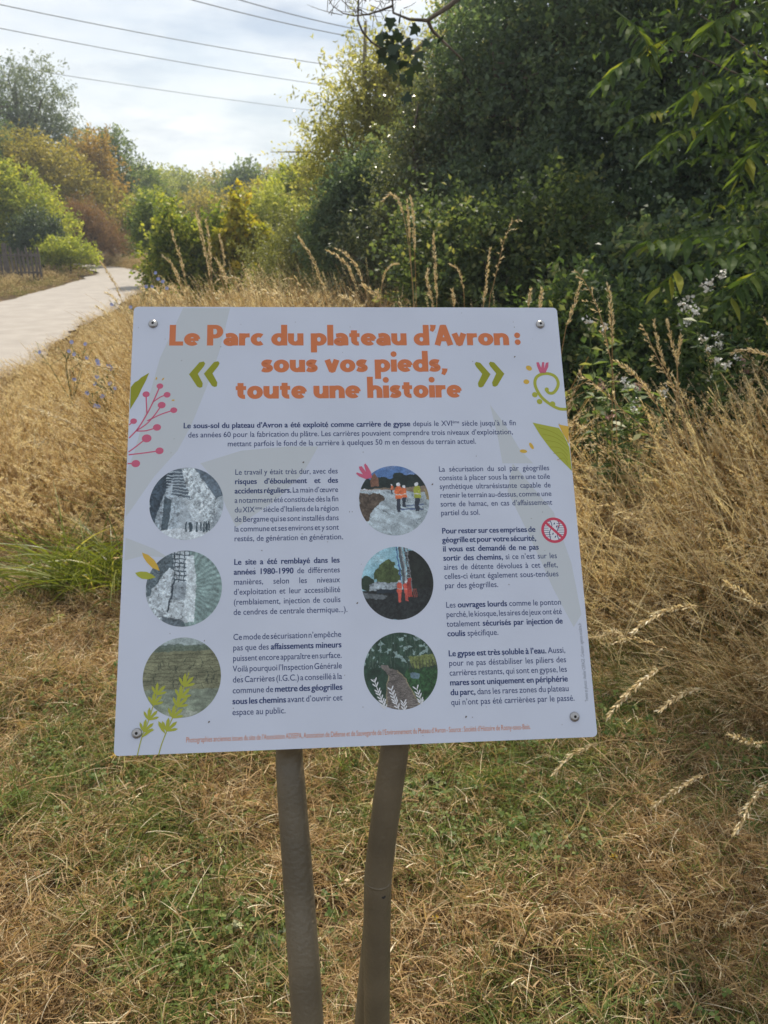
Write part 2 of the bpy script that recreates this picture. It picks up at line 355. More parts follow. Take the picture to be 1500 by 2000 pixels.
def scatter(name, label, variants, P, rot, scl, vi, tag_kind='stuff'):
    """points carry rotation, scale and variant; geometry nodes set a clump on each"""
    col = bpy.data.collections.new(name + '_clumps')
    for i, (v, f, t) in enumerate(variants):
        me = np_mesh('%s_clump' % name, v, f, GR, t); o = bpy.data.objects.new('%s_clump_%02d' % (name, i), me); col.objects.link(o)
    me = bpy.data.meshes.new(name); me.vertices.add(len(P)); me.vertices.foreach_set('co', np.asarray(P, np.float32).ravel())
    a = me.attributes.new('rot', 'FLOAT_VECTOR', 'POINT'); a.data.foreach_set('vector', np.asarray(rot, np.float32).ravel())
    a = me.attributes.new('scl', 'FLOAT', 'POINT'); a.data.foreach_set('value', np.asarray(scl, np.float32))
    a = me.attributes.new('vi', 'INT', 'POINT'); a.data.foreach_set('value', np.asarray(vi, np.int32))
    me.materials.append(GR)
    o = link(name, me); tag(o, label, kind=tag_kind)
    ng = bpy.data.node_groups.new(name + '_nodes', 'GeometryNodeTree')
    ng.interface.new_socket('Geometry', in_out='INPUT', socket_type='NodeSocketGeometry'); ng.interface.new_socket('Geometry', in_out='OUTPUT', socket_type='NodeSocketGeometry')
    N = ng.nodes; gi = N.new('NodeGroupInput'); go = N.new('NodeGroupOutput'); ci = N.new('GeometryNodeCollectionInfo')
    ci.inputs['Collection'].default_value = col; ci.inputs['Separate Children'].default_value = True; ci.inputs['Reset Children'].default_value = True
    ip = N.new('GeometryNodeInstanceOnPoints'); ip.inputs['Pick Instance'].default_value = True
    def at_(nm, ty):
        x = N.new('GeometryNodeInputNamedAttribute'); x.data_type = ty; x.inputs['Name'].default_value = nm; return x.outputs['Attribute']
    K = ng.links.new; K(gi.outputs[0], ip.inputs['Points']); K(ci.outputs[0], ip.inputs['Instance'])
    K(at_('rot', 'FLOAT_VECTOR'), ip.inputs['Rotation']); K(at_('scl', 'FLOAT'), ip.inputs['Scale']); K(at_('vi', 'INT'), ip.inputs['Instance Index'])
    K(ip.outputs[0], go.inputs[0])
    md = o.modifiers.new('scatter', 'NODES'); md.node_group = ng
    return o
def zrot(n, rng, tilt=.12): return np.stack([rng.normal(size=n) * tilt, rng.normal(size=n) * tilt, rng.random(n) * 6.283], -1)

# the edge where mown turf gives way to tall grass, as Y over x
def edge(x): return np.interp(x, [-9, -3, -1.2, -.2, .5, 1.0, 1.8, 3, 9], [3.9, 3.7, 3.45, 2.9, 2.45, 2.15, 1.95, 1.8, 1.6])
rng = np.random.default_rng(21)
# mown turf
lv = [lawn_clump(190, 6, 1), lawn_clump(180, 16, 2), lawn_clump(200, 2, 3, .030), lawn_clump(150, 36, 4, .036),
      lawn_clump(80, 80, 5, .042), lawn_clump(50, 100, 6, .046), clover_clump(7), lawn_clump(120, 36, 8, .055, .08, .45)]
n = 9500; x = rng.uniform(-4.0, 4.0, n); y = rng.uniform(.55, 4.6, n)
k = (y < edge(x) + .45) & (x > px_near(y) - .1) & (np.abs(x) < .35 + y * .62); x, y = x[k], y[k]; n = len(x)
gn = fbm(x * 2.2 + 10, y * 2.2 + 4, 31, 4) + .08 * (fbm(x * 9, y * 9, 77, 2) - .5) * 2
low = np.clip((2.1 - y) / 1.3, 0, 1) * .045; gn = gn + low + .05
vi = np.where(gn < .50, rng.integers(0, 3, n), np.where(gn < .56, rng.choice([1, 3, 7, 0], n), np.where(gn < .62, rng.choice([3, 4, 7, 1], n), rng.choice([4, 5, 6, 3], n))))
vi = np.where(rng.random(n) < .12, rng.integers(0, 8, n), vi)
mz = .050 * (fbm(x * 7, y * 7, 61, 3) - .5)
scatter('mown_grass', 'short scorched lawn with green patches', lv, np.stack([x, y, gz(x, y) - .004 + mz], -1), zrot(n, rng, .3), .75 + .5 * rng.random(n), vi)
nl = 900; lx = rng.uniform(-2.2, 2.2, nl); ly = rng.uniform(1.0, 4.2, nl); kk = (ly < edge(lx) + .3) & (lx > px_near(ly)); lx, ly = lx[kk], ly[kk]; nl = len(lx)
ln_ = .012 + .022 * rng.random(nl) ** 2
V, F, t = leaves(np.stack([lx, ly, gz(lx, ly) + .022 + .02 * rng.random(nl)], -1), unit(rng.normal(size=(nl, 3)) * [1, 1, .3]), unit(rng.normal(size=(nl, 3)) * .5 + [0, 0, 1]), ln_, ln_ * (.35 + .4 * rng.random(nl)), np.clip(.55 + .3 * rng.normal(size=nl), .0, 1))
tag(link('leaf_litter', np_mesh('leaf_litter', V, F, leafmat('dead_leaves', [(0, (.16, .08, .035)), (.5, (.36, .22, .11)), (1, (.60, .44, .27))], .2, .15), t)), 'curled dead leaves scattered over the lawn', kind='stuff')
# knee-high dry meadow, left of the board and far off on both sides of the path
mv = [tall_clump(34, .34, 41, (-.1, 0), .35, .13, .04, .0022, .60, 60), tall_clump(34, .30, 42, (.05, 0), .3, .13, .10, .0022, .58, 60),
      tall_clump(30, .40, 43, (-.2, -.1), .45, .13, .0, .0022, .65, 50), tall_clump(20, .28, 44, (0, 0), .2, .12, .5, .0025, .60, 60)]
n = 17000; y = 3.3 + 30 * rng.random(n) ** 1.7; x = rng.uniform(-1, 1, n) * (1.6 + y * .66)
x = np.where(x > 0, x * .55, x); pn, pf = px_near(y), px_far(y)
jit = .7 * (fbm(x * 2.1, y * 2.1, 83, 3) - .5); k = (y > edge(x)) & ((x > pn + .02 + jit) | (x < pf - .02 + jit)) & (x < 1 + y * .25); x, y = x[k], y[k]; pn, pf = pn[k], pf[k]; n = len(x)
gn = fbm(x * .7 + 3, y * .7 + 9, 51, 3)
vi = np.where(x < pf, rng.choice([0, 1, 3, 3], n), np.where(gn < .56, rng.integers(0, 3, n), rng.choice([0, 1, 2, 3], n)))
sc_ = (.75 + .5 * rng.random(n)) * np.where(x < pf, np.where(y > 17, .95, .5), 1) * np.clip(.35 + .65 * np.abs(np.where(x < pf, x - pf, x - pn)) / 1.1, .25, 1) * np.clip(.6 + (y - edge(x)) * .6, .5, 1.)
scatter('meadow_grass', 'knee-high bleached meadow grass beside the path', mv, np.stack([x, y, gz(x, y) - .01], -1), zrot(n, rng, .1), sc_, vi)
# tall seeding grass behind the board and, flattened, on the right
tv = [tall_clump(30, .95, 61, (-.12, 0), .55, .12, .03, .0026, .66, 40), tall_clump(26, 1.1, 62, (-.02, 0), .6, .12, .02, .0026, .70, 34),
      tall_clump(30, .85, 63, (-.3, -.1), .45, .13, .04, .0026, .66, 46), tall_clump(26, .8, 64, (.1, 0), .4, .13, .10, .0026, .62, 46)]
n = 900; y = rng.uniform(3.4, 9.5, n); x = rng.uniform(-.35, .30, n) * y + rng.normal(size=n) * .2
k = (y > edge(x) + .3) & (x > px_near(y) + 1.2) & (x < .6 + .05 * y); x, y = x[k], y[k]; n = len(x)
hs = np.interp(x / y, [-.35, -.28, -.12, .05, .3], [.6, .95, 1.15, 1.02, .95])
nl_ = 260; yl = rng.uniform(3.9, 12, nl_); xl = px_near(yl) + .7 + rng.random(nl_) * np.maximum(.1, (-.30 * yl + .4) - px_near(yl) - .7); x = np.concatenate([x, xl]); y = np.concatenate([y, yl]); hs = np.concatenate([hs, np.full(nl_, .50)])
nb_ = 260; xb = rng.uniform(-8.3, -4.6, nb_); yb = rng.uniform(21, 30, nb_); kb = (xb > px_near(yb) + .15) | (xb < px_far(yb) - .3); xb, yb = xb[kb], yb[kb]
x = np.concatenate([x, xb]); y = np.concatenate([y, yb]); hs = np.concatenate([hs, np.full(len(xb), .95)]); n = len(x)
scatter('tall_grass', 'tall seeding dry grass behind the board', tv, np.stack([x, y, gz(x, y) - .01], -1), np.stack([rng.normal(size=n) * .05, rng.normal(size=n) * .05, rng.normal(size=n) * .5], -1), hs * (.8 + .3 * rng.random(n)), rng.integers(0, 4, n))
fv = [tall_clump(44, .80, 71, (-.6, -.2), .75, .14, .10, .0030, .82, 34), tall_clump(44, .66, 72, (-.95, -.15), .4, .14, .08, .0028, .76, 44),
      tall_clump(40, .85, 73, (-.35, -.3), .8, .14, .03, .0030, .84, 34), tall_clump(44, .55, 74, (-.6, .2), .3, .14, .55, .0030, .68, 70)]
n = 820; y = rng.uniform(1.75, 4.1, n); x = rng.uniform(.3, 3.0, n)
k = (y > edge(x)) & (x > .28 * y - .25) & ((y < 3.0) | (x > .52 * y - .1) | (rng.random(n) < .25)); x, y = x[k], y[k]; n = len(x)
d = y - edge(x); hs = np.clip(.36 + d * .32 + .42 * (x - 1.3), .3, 1.2)
scatter('flattened_grass', 'matted straw grass leaning beside the board', fv, np.stack([x, y, gz(x, y) - .01], -1), np.stack([rng.normal(size=n) * .08, rng.normal(size=n) * .08, rng.normal(size=n) * .45], -1), hs * (.8 + .35 * rng.random(n)), np.where(d < .5, rng.choice([3, 3, 1, 0], n), rng.choice([0, 1, 2, 0, 2, 3], n)))

av = [tall_clump(5, 1.05, 91, (-.55, -.1), 1., .10, .0, .0030, .93, 0), tall_clump(4, .95, 92, (-.8, -.2), 1., .10, .0, .0030, .95, 0), tall_clump(5, 1.15, 93, (-.3, 0), 1., .10, .0, .0032, .88, 0), tall_clump(3, .9, 94, (.3, -.1), 1., .1, .0, .0030, .90, 0)]
n = 400; y = rng.uniform(1.9, 4.0, n); x = rng.uniform(.55, 2.9, n); k = (y > edge(x) + .15) & (x > .25 * y); x, y = x[k], y[k]; n = len(x)
scatter('arching_grass', 'long pale arching stems rising from the straw beside the board', av, np.stack([x, y, gz(x, y) - .01], -1), np.stack([rng.normal(size=n) * .1, rng.normal(size=n) * .1, rng.normal(size=n) * .5], -1), (.6 + .35 * rng.random(n)) * np.clip(.75 + .3 * (x - 1), .65, 1.2), rng.choice([0, 1, 2, 2, 0, 3], n))

# ------------------------------------------------------------------ foliage materials
M_dark = leafmat('dark_green_leaves', [(0, (0.080, 0.120, 0.084)), (.5, (0.140, 0.195, 0.118)), (.85, (0.179, 0.230, 0.118)), (1, (0.291, 0.302, 0.157))], .48, .22, .5, (1.3, 1.35, .7))
M_mid = leafmat('mid_green_leaves', [(0, (0.069, 0.103, 0.034)), (.5, (0.132, 0.184, 0.052)), (1, (0.241, 0.276, 0.069))], .45, .2, .5)
M_yel = leafmat('yellow_green_leaves', [(0, (0.150, 0.188, 0.037)), (.5, (0.312, 0.350, 0.062)), (1, (0.525, 0.500, 0.100))], .48, .2, .5)
M_wil = leafmat('silver_willow_leaves', [(0, (0.220, 0.242, 0.088)), (.5, (0.374, 0.374, 0.143)), (1, (0.550, 0.517, 0.242))], .58, .3, .42, (1.35, 1.3, .65))
M_hzl = leafmat('hazel_leaves', [(0, (.06, .09, .05)), (.5, (.11, .15, .07)), (.9, (.16, .20, .085)), (1, (.27, .27, .11))], .48, .15, .5)
M_gls = leafmat('glossy_small_leaves', [(0, (.09, .115, .06)), (.5, (.15, .18, .09)), (1, (.28, .29, .14))], .45, .8, .28, (1.3, 1.3, .6))
M_gry = leafmat('grey_green_leaves', [(0, (0.138, 0.178, 0.103)), (.5, (0.207, 0.247, 0.149)), (1, (0.310, 0.333, 0.207))], .4, .2, .5, (1.2, 1.2, .9))
M_olv = leafmat('olive_leaves', [(0, (0.204, 0.180, 0.048)), (.5, (0.336, 0.288, 0.078)), (1, (0.480, 0.384, 0.108))], .42, .15)
M_org = leafmat('orange_leaves', [(0, (.26, .19, .06)), (.5, (.42, .29, .09)), (1, (.52, .40, .13))], .45, .15, .5, (1.2, 1.1, .6))
M_red = leafmat('russet_twigs', [(0, (.12, .07, .045)), (.5, (.26, .14, .07)), (1, (.38, .23, .11))], .3, .1)
M_far = leafmat('distant_green_leaves', [(0, (0.192, 0.228, 0.066)), (.5, (0.324, 0.348, 0.096)), (1, (0.456, 0.456, 0.132))], .42, .15)
M_ash = leafmat('pinnate_leaves', [(0, (.045, .085, .03)), (.5, (.085, .135, .04)), (.85, (.14, .19, .045)), (1, (.34, .34, .06))], .45, .06, .6, (1.4, 1.4, .6))
M_net = leafmat('undergrowth_leaves', [(0, (.04, .07, .035)), (.5, (.085, .135, .055)), (.9, (.15, .20, .07)), (1, (.28, .29, .12))], .42, .2)

# ------------------------------------------------------------------ trees and shrubs, far to near
T = tree
T('willow_tree', 'tall grey-green willow at the far left, highest tree beside the path', 'tree', None, [bl(60, 200, 38, 62, 62), bl(85, 250, 38, 55, 80), bl(10, 230, 38, 60, 80), bl(60, 330, 38, 100, 80), bl(110, 300, 38, 40, 50), bl(-60, 260, 38, 90, 110)], 1100, 26, .7, .22, .15, .35, M_gry, 101, .3, 40, shell=.3, droop=.35)
T('dark_conifer', 'dark narrow crown cut by the left edge of the picture', 'tree', None, [bl(-26, 205, 30, 30, 55), bl(-40, 300, 30, 50, 80), bl(-20, 260, 30, 30, 50), bl(-40, 400, 30, 50, 90)], 400, 24, .35, .12, .10, .3, M_dark, 102, .15, 20)
T('green_tree', 'mid-green tree right behind the orange-leaved tree', 'tree', None, [bl(225, 315, 44, 32, 45), bl(245, 370, 44, 55, 50), bl(185, 340, 44, 40, 60), bl(222, 288, 44, 18, 20), bl(280, 385, 44, 40, 35)], 480, 26, .6, .2, .15, .5, M_mid, 103, .2, 20)
T('autumn_tree', 'small tree with orange leaves on the left bank', 'tree', None, [bl(190, 300, 33, 20, 26), bl(165, 330, 33, 22, 36), bl(200, 355, 33, 24, 45), bl(220, 405, 33, 24, 34), bl(238, 440, 33, 14, 24)], 260, 24, .8, .14, .13, .5, M_org, 104, .12, 20, up=.9, shell=.2)
T('olive_thicket', 'broad olive-brown thicket below the grey willow', 'shrub', None, [bl(40, 325, 31, 62, 48), bl(105, 345, 31, 55, 45), bl(-30, 330, 31, 60, 70), bl(140, 390, 31, 55, 50), bl(60, 400, 31, 90, 60), bl(190, 420, 31, 40, 50)], 1100, 26, .5, .16, .12, .45, M_olv, 105, .12, 20, tvar=.35)
T('russet_shrub', 'rust-brown twiggy shrub at the path bend', 'shrub', None, [bl(165, 440, 28, 34, 30), bl(195, 465, 28, 34, 26), bl(145, 425, 28, 24, 22), bl(220, 480, 28, 20, 16)], 900, 30, .45, .05, .09, .12, M_red, 106, .05, 60, up=.7, tvar=.35, shell=.1)
T('yellow_green_bush', 'bright yellow-green bush at the left edge behind the paling', 'shrub', None, [bl(20, 395, 26, 50, 50), bl(75, 415, 26, 50, 42), bl(-30, 400, 26, 60, 80), bl(20, 470, 26, 70, 40), bl(110, 455, 26, 34, 40), bl(0, 360, 26, 25, 25)], 1000, 26, .4, .12, .095, .5, M_yel, 107, .07, 20, tvar=.35, shell=.3)
T('dark_bush', 'dark green bush in front of the yellow-green bush', 'shrub', None, [bl(72, 455, 24.6, 34, 32), bl(62, 480, 24.6, 34, 26), bl(90, 475, 24.6, 28, 26)], 420, 26, .28, .09, .08, .5, leafmat('deep_green_leaves', [(0, (.05, .075, .04)), (1, (.12, .155, .085))], .3, .2), 108, .06, 14)
T('low_lime_shrub', 'low lime-green shrub between the paling and the path', 'shrub', None, [bl(120, 492, 24, 30, 10), bl(150, 497, 24, 20, 9), bl(100, 503, 24, 22, 10), bl(170, 505, 24, 16, 8)], 240, 24, .35, .1, .08, .5, M_yel, 109, .04, 10, up=.6)
far = [(285, 375, 56, 48, 34, 'M_far', 'green tree far beyond the path bend, dark notch beside it'), (345, 376, 60, 55, 34, 'M_far', 'low rounded tree far off, left of the gap in the skyline'),
       (415, 384, 62, 55, 32, 'M_olv', 'olive-brown tree in the middle of the far treeline'), (475, 374, 52, 36, 40, 'M_mid', 'darker tree standing highest in the far treeline'),
       (530, 382, 58, 50, 38, 'M_olv', 'brownish far tree just left of the pale bush'), (590, 376, 46, 46, 44, 'M_far', 'far tree touching the left side of the big willow bush'),
       (640, 378, 50, 60, 52, 'M_far', 'far tree mostly hidden behind the big willow bush'), (700, 370, 55, 70, 60, 'M_mid', 'far tree hidden behind the dark hawthorn')]
MS = dict(M_far=M_far, M_olv=M_olv, M_mid=M_mid)
for i, (px, py, Y, rx, ry, m, lab) in enumerate(far):
    T('distant_tree', lab, 'tree', None, [bl(px, py, Y, rx * .8, ry * .75), bl(px - rx * .5, py + 20, Y, rx * .6, ry * .8), bl(px + rx * .5, py + 14, Y, rx * .6, ry * .85), bl(px + 4, py - ry * .45, Y, rx * .35, ry * .45), bl(px, py + 60, Y, rx, ry)], 520, 24, 1.0, .26, .19, .5, MS[m], 120 + i, .2, 14, 'trees along the horizon', up=.7, shell=.3, tvar=.35)
mid = [(285, 430, 32, 45, 40, M_yel, 'yellow-tinged shrub at the far end of the path'), (390, 425, 36, 80, 34, M_olv, 'wide olive shrub behind the bright broad-leaved bush'),
       (500, 428, 28, 45, 40, M_olv, 'brown-olive shrub with bare dark twigs behind the bright bush'), (575, 405, 22, 50, 48, M_yel, 'pale yellow-green shrub left of the dark hawthorn')]
for i, (px, py, Y, rx, ry, m, lab) in enumerate(mid):
    T('meadow_shrub', lab, 'shrub', None, [bl(px, py - 5, Y, rx * .7, ry * .7), bl(px - rx * .5, py + 25, Y, rx * .5, ry * .7), bl(px + rx * .5, py + 25, Y, rx * .5, ry * .8), bl(px, py + 50, Y, rx * .9, ry * .7), bl(px + rx * .2, py - ry * .6, Y, rx * .3, ry * .4)], 560, 26, .6, .15, .11, .5, m, 140 + i, .08, 16, 'shrubs in the middle distance', up=.8, shell=.3, tvar=.35)
T('bright_green_bush', 'bright broad-leaved bush rising behind the board, left half', 'shrub', None, [bl(350, 505, 13, 32, 30), bl(340, 445, 13, 12, 26), bl(318, 485, 13, 14, 18), bl(385, 490, 13, 28, 24), bl(428, 445, 13, 9, 24), bl(440, 510, 13, 28, 24), bl(405, 465, 13, 10, 14), bl(325, 530, 13, 30, 24), bl(400, 535, 13, 55, 30)], 640, 20, .26, .09, .068, .7, leafmat('fresh_green_leaves', [(0, (.09, .13, .03)), (.5, (.20, .25, .05)), (1, (.38, .38, .08))], .45, .15), 151, .05, 24, tvar=.4, shell=.15, up=.9)
T('willow_scrub', 'pale green scrub filling the gap between the bright bush and the dark hawthorn', 'shrub', None, [bl(540, 440, 17, 50, 40), bl(500, 470, 17, 45, 36), bl(600, 450, 17, 40, 40), bl(560, 500, 17, 60, 30)], 620, 24, .4, .10, .08, .4, M_far, 155, .05, 16, up=.8, shell=.2, tvar=.35)
T('scrub_bank', 'low green scrub between the path end and the bright bush', 'shrub', None, [bl(292, 450, 20, 18, 26), bl(305, 425, 20, 16, 24), bl(290, 485, 20, 14, 18), bl(335, 460, 20, 36, 30)], 400, 24, .36, .10, .085, .45, M_mid, 156, .05, 16, up=.8, shell=.2, tvar=.35)
T('golden_sapling', 'small sapling with golden leaves right of the bright bush', 'shrub', None, [bl(468, 418, 12.6, 7, 20), bl(472, 460, 12.6, 20, 24), bl(455, 490, 12.6, 28, 26), bl(500, 480, 12.6, 20, 18)], 150, 20, .22, .06, .08, .75, leafmat('golden_leaves', [(0, (.18, .20, .03)), (.5, (.32, .30, .04)), (1, (.46, .36, .05))], .5), 152, .03, 10, up=.9, tvar=.35)
T('feathery_shrub', 'pale feathery shrub behind the seed heads, middle', 'shrub', None, [bl(560, 510, 10.8, 36, 36), bl(595, 490, 10.8, 34, 38), bl(540, 550, 10.8, 45, 34), bl(620, 540, 10.8, 40, 34)], 420, 26, .4, .05, .045, .3, leafmat('feathery_leaves', [(0, (.15, .17, .07)), (1, (.32, .32, .14))], .4), 153, .03, 24, up=1.1, shell=.1)
T('pale_willow', 'pale yellow-green willow with wispy outline against the sky', 'tree', None, [bl(722, 190, 11, 34, 44), bl(700, 265, 11, 44, 46), bl(650, 265, 11, 20, 14), bl(622, 292, 11, 16, 9), bl(694, 128, 11, 9, 26), bl(660, 205, 11, 18, 10), bl(645, 178, 11, 14, 8), bl(745, 140, 11, 16, 20), bl(755, 235, 11, 50, 66), bl(680, 325, 11, 56, 44), bl(640, 345, 11, 34, 44), bl(650, 400, 11, 40, 40), bl(790, 320, 11, 65, 90), bl(840, 220, 11, 45, 70), bl(905, 90, 11, 34, 70), bl(760, 430, 11, 70, 70)], 1800, 22, .52, .055, .062, .34, M_wil, 161, .12, 60, shell=.15, up=1.0, bk=bark_pale, tvar=.35)
T('hawthorn_tree', 'dense dark hawthorn at the left end of the wooded edge', 'tree', None, [bl(690, 400, 9.6, 42, 46), bl(665, 440, 9.6, 38, 40), bl(715, 365, 9.6, 44, 44), bl(740, 440, 9.6, 55, 70), bl(650, 480, 9.6, 34, 40), bl(710, 520, 9.6, 70, 50)], 1300, 24, .28, .07, .045, .6, M_dark, 162, .09, 30, shell=.3)
T('glossy_bush', 'grey-green bush with glinting small leaves behind the trio of stalks', 'shrub', None, [bl(830, 330, 9.0, 60, 70), bl(800, 420, 8.8, 60, 60), bl(870, 450, 8.8, 60, 80), bl(810, 520, 8.6, 80, 50), bl(860, 250, 9.0, 60, 70), bl(720, 500, 8.8, 40, 36)], 1300, 26, .32, .06, .036, .6, M_gls, 163, .06, 30, shell=.1, up=.5, tvar=.4)
# the wooded edge on the right: big crowns that run up out of the picture
def rag(px, py, Y, rx, ry): return bl(px, py, Y, rx, ry)
T('dark_elm', 'big dark elm filling the middle of the wooded edge', 'tree', (1.9, 8.9), [rag(960, 130, 9.2, 90, 130), rag(1000, 260, 8.9, 130, 130), rag(980, 400, 8.9, 100, 110), rag(1080, 120, 8.6, 150, 150), rag(1060, 420, 8.2, 140, 120), rag(1000, 560, 8, 150, 90), (2.3, 9.2, 4.8, 1.2, 1.4, 1.3, .3), (2.9, 9.0, 6.0, 1.4, 1.3, 1.1, .25)], 3400, 24, .38, .09, .052, .6, M_dark, 171, .2, 60, shell=.2)
T('ivy_clad_tree', 'darkest tree, hung with climbers, behind the pinnate-leaved tree', 'tree', (3.6, 8.0), [rag(1230, 150, 8, 160, 170), rag(1380, 120, 8, 150, 160), rag(1250, 350, 7.6, 160, 150), rag(1420, 330, 7.6, 140, 150), rag(1200, 500, 7.3, 140, 110), rag(1380, 520, 7.2, 160, 110), rag(1540, 300, 7.6, 130, 200), (3.6, 8, 5.2, 2.0, 1.6, 1.4, .3), (4.4, 7.6, 6.6, 2.0, 1.6, 1.2, .25)], 3400, 24, .38, .09, .056, .6, M_dark, 172, .2, 60, shell=.2)
T('hazel_bush', 'mid-green hazel bush in front of the dark elm', 'shrub', (1.1, 6.6), [rag(860, 480, 6.8, 70, 60), rag(900, 540, 6.6, 80, 60), rag(1000, 520, 6.5, 90, 70), rag(1080, 470, 6.4, 70, 80), rag(1130, 560, 6.2, 90, 70), rag(960, 620, 6.4, 140, 60), rag(1110, 660, 6, 100, 70)], 1500, 22, .3, .07, .045, .65, M_hzl, 173, .06, 40, shell=.3, tvar=.35)
T('bramble_thicket', 'dark bramble thicket at the foot of the climber-hung tree', 'shrub', (2.3, 5.6), [rag(1200, 620, 5.8, 90, 80), rag(1300, 560, 5.7, 90, 80), rag(1420, 600, 5.6, 100, 90), rag(1250, 700, 5.4, 110, 70), rag(1400, 700, 5.3, 120, 70), rag(1520, 560, 5.6, 80, 120), rag(1160, 720, 5.2, 70, 60)], 1500, 22, .3, .07, .05, .7, M_dark, 174, .03, 60, shell=.3, tvar=.35, stems=4)
T('shade_tree', 'tall tree rising out of the picture above the right-hand trees', 'tree', (5.2, 7.2), [(3.8, 6.6, 6.6, 1.5, 1.5, 1.2, 1), (5.4, 6.8, 7.2, 1.7, 1.5, 1.3, 1), (2.6, 6.6, 7.0, 1.1, 1.1, .8, .7), (5.2, 7, 5.4, 1.4, 1.4, 1.2, .8)], 900, 24, .4, .12, .085, .6, M_dark, 175, .16, 30, shell=.2)

# overhanging limb with bare twigs at the top of the picture
root = empty('overhanging_maple', (3.0, 9.2, 0), 'maple whose thin bare limb hangs into the sky at top centre', 'tree')
mb = MB(); rngb = np.random.default_rng(5)
mb.tube([(3.0, 9.2, -.05), (2.9, 9.2, 1.2), (2.7, 9.0, 2.4), (2.2, 8.0, 3.6), at(1060, -160, 6.2)], [.09, .08, .07, .05, .022], 8)
mb.build('trunk', bark, root, True, root.location)
Yb = 6.2
def pl(pts, Y=Yb, dy=.1): return [at(a, b, Y + dy * math.sin(i * 1.7)) for i, (a, b) in enumerate(pts)]
mb = MB()
mb.tube(pl([(1060, -160), (960, -60), (880, 10), (835, 40), (800, 38), (768, 25), (765, -20), (740, -60)]), [.022, .02, .017, .013, .010, .008, .006, .004], 6)
mb.tube(pl([(835, 40), (845, 60), (870, 85), (905, 118)]), [.013, .012, .009, .005], 6)
mb.tube(pl([(766, 12), (745, 20), (720, 28), (692, 31), (670, 26), (650, 12), (640, -5)]), [.009, .007, .006, .005, .004, .003, .002], 5)
mb.tube(pl([(706, -60), (700, 5), (699, 40), (708, 62), (725, 82), (745, 95), (765, 100)]), [.004, .006, .008, .008, .007, .006, .004], 6)
for k in range(70):
    a = (640 + 150 * rngb.random(), -20 + 50 * rngb.random()); d = rngb.normal(size=2) * 14
    mb.tube(pl([a, (a[0] + d[0], a[1] + d[1]), (a[0] + d[0] * 1.8, a[1] + d[1] * 1.5 - 5)]), [.003, .0022, .0012], 4, cap=False)
mb.build('limb', bark, root, True, root.location)
maple = leafmat('maple_leaves', [(0, (.012, .03, .012)), (1, (.03, .055, .02))], .12, .3)
def lobed_leaf(mb, c, d, n, s, t):
    d = d.normalized(); sd_ = d.cross(n).normalized(); prof = [(0, 0), (.35, -.05), (.5, .18), (.32, .32), (.58, .55), (.26, .55), (0, 1.0)]
    pts = [c + sd_ * (x * s) + d * (y * s) for x, y in prof] + [c - sd_ * (x * s) + d * (y * s) for x, y in prof[-2:0:-1]]
    mb.poly(pts, 0, t)
mb = MB()
for k in range(46):
    px, py = [(768, 55), (780, 100), (760, 118), (790, 130), (785, 150), (800, 70), (765, 95)][k % 7]
    c = at(px + rngb.normal() * 20, py + rngb.normal() * 18, Yb + rngb.normal() * .12)
    mb = MB(); lobed_leaf(mb, c, Vector((rngb.normal() * .6, rngb.normal() * .6, -.7)), Vector((rngb.normal() * .6, -1, rngb.normal() * .6)), .05 + .05 * rngb.random(), rngb.random())
    mb.build('leaf', maple, root, origin=root.location)

# pinnate-leaved tree, near right: trunk, crown and the large leaves one can pick out
AX, AY = 3.3, 5.0
ash = T('pinnate_tree', 'young tree with long drooping pinnate leaves, near right edge', 'tree', (AX, AY), [rag(1440, 120, 5.4, 90, 110), rag(1500, 330, 5.3, 60, 110), rag(1330, 40, 5.6, 80, 60), rag(1520, 520, 5.2, 50, 90), (3.2, 5.2, 4.2, 1.2, 1.1, .9, .9), (3.2, 5.2, 5.4, 1.3, 1.2, .8, .8)], 420, 16, .4, .08, .075, .36, M_ash, 181, .035, 14, shell=.2, droop=.5)
def pinnate(pts3, n, ll, seed, parent, lab=None):
    r_ = np.random.default_rng(seed); mb = MB(); pts3 = [Vector(p) for p in pts3]
    mb.tube(pts3, [.004, .003, .002][:1] * (len(pts3) - 1) + [.001], 4, 0, False, .6)
    def pt(t):
        s = t * (len(pts3) - 1); i = min(int(s), len(pts3) - 2); return pts3[i].lerp(pts3[i + 1], s - i), (pts3[i + 1] - pts3[i]).normalized()
    for k in range(n):
        t = .12 + .88 * k / (n - 1); p, d = pt(t)
        s0 = d.cross(Vector((0, 0, 1))).normalized()
        for sg in ((-1, 1) if k < n - 1 else (0,)):
            dd = (s0 * sg * .9 + d * .55 + Vector((0, 0, -.55)) + Vector(r_.normal(size=3)) * .16).normalized() if sg else d
            nn = (Vector((0, 0, 1)) + s0 * .3 * sg + Vector(r_.normal(size=3)) * .2).normalized(); S = dd.cross(nn).normalized()
            l = ll * (.75 + .4 * r_.random()) * (1 - .35 * abs(t - .5)); w = l * .17; q = dd.cross(S).normalized()
            tt = min(1, max(0, .55 + .22 * r_.normal())); a = [p, p + dd * l * .3 + S * w, p + dd * l * .65 + S * w * .8, p + dd * l - Vector((0, 0, l * .15)), p + dd * l * .65 - S * w * .8, p + dd * l * .3 - S * w, p + dd * l * .33 + q * w * .35, p + dd * l * .68 + q * w * .3]
            i = len(mb.v); mb.v += a
            for f in ((0, 1, 6), (1, 2, 7, 6), (2, 3, 7), (3, 4, 7), (4, 5, 6, 7), (5, 0, 6)): mb.face(tuple(i + x for x in f), 0, tt)
    return mb.build('leaf', M_ash, parent, origin=parent.location)
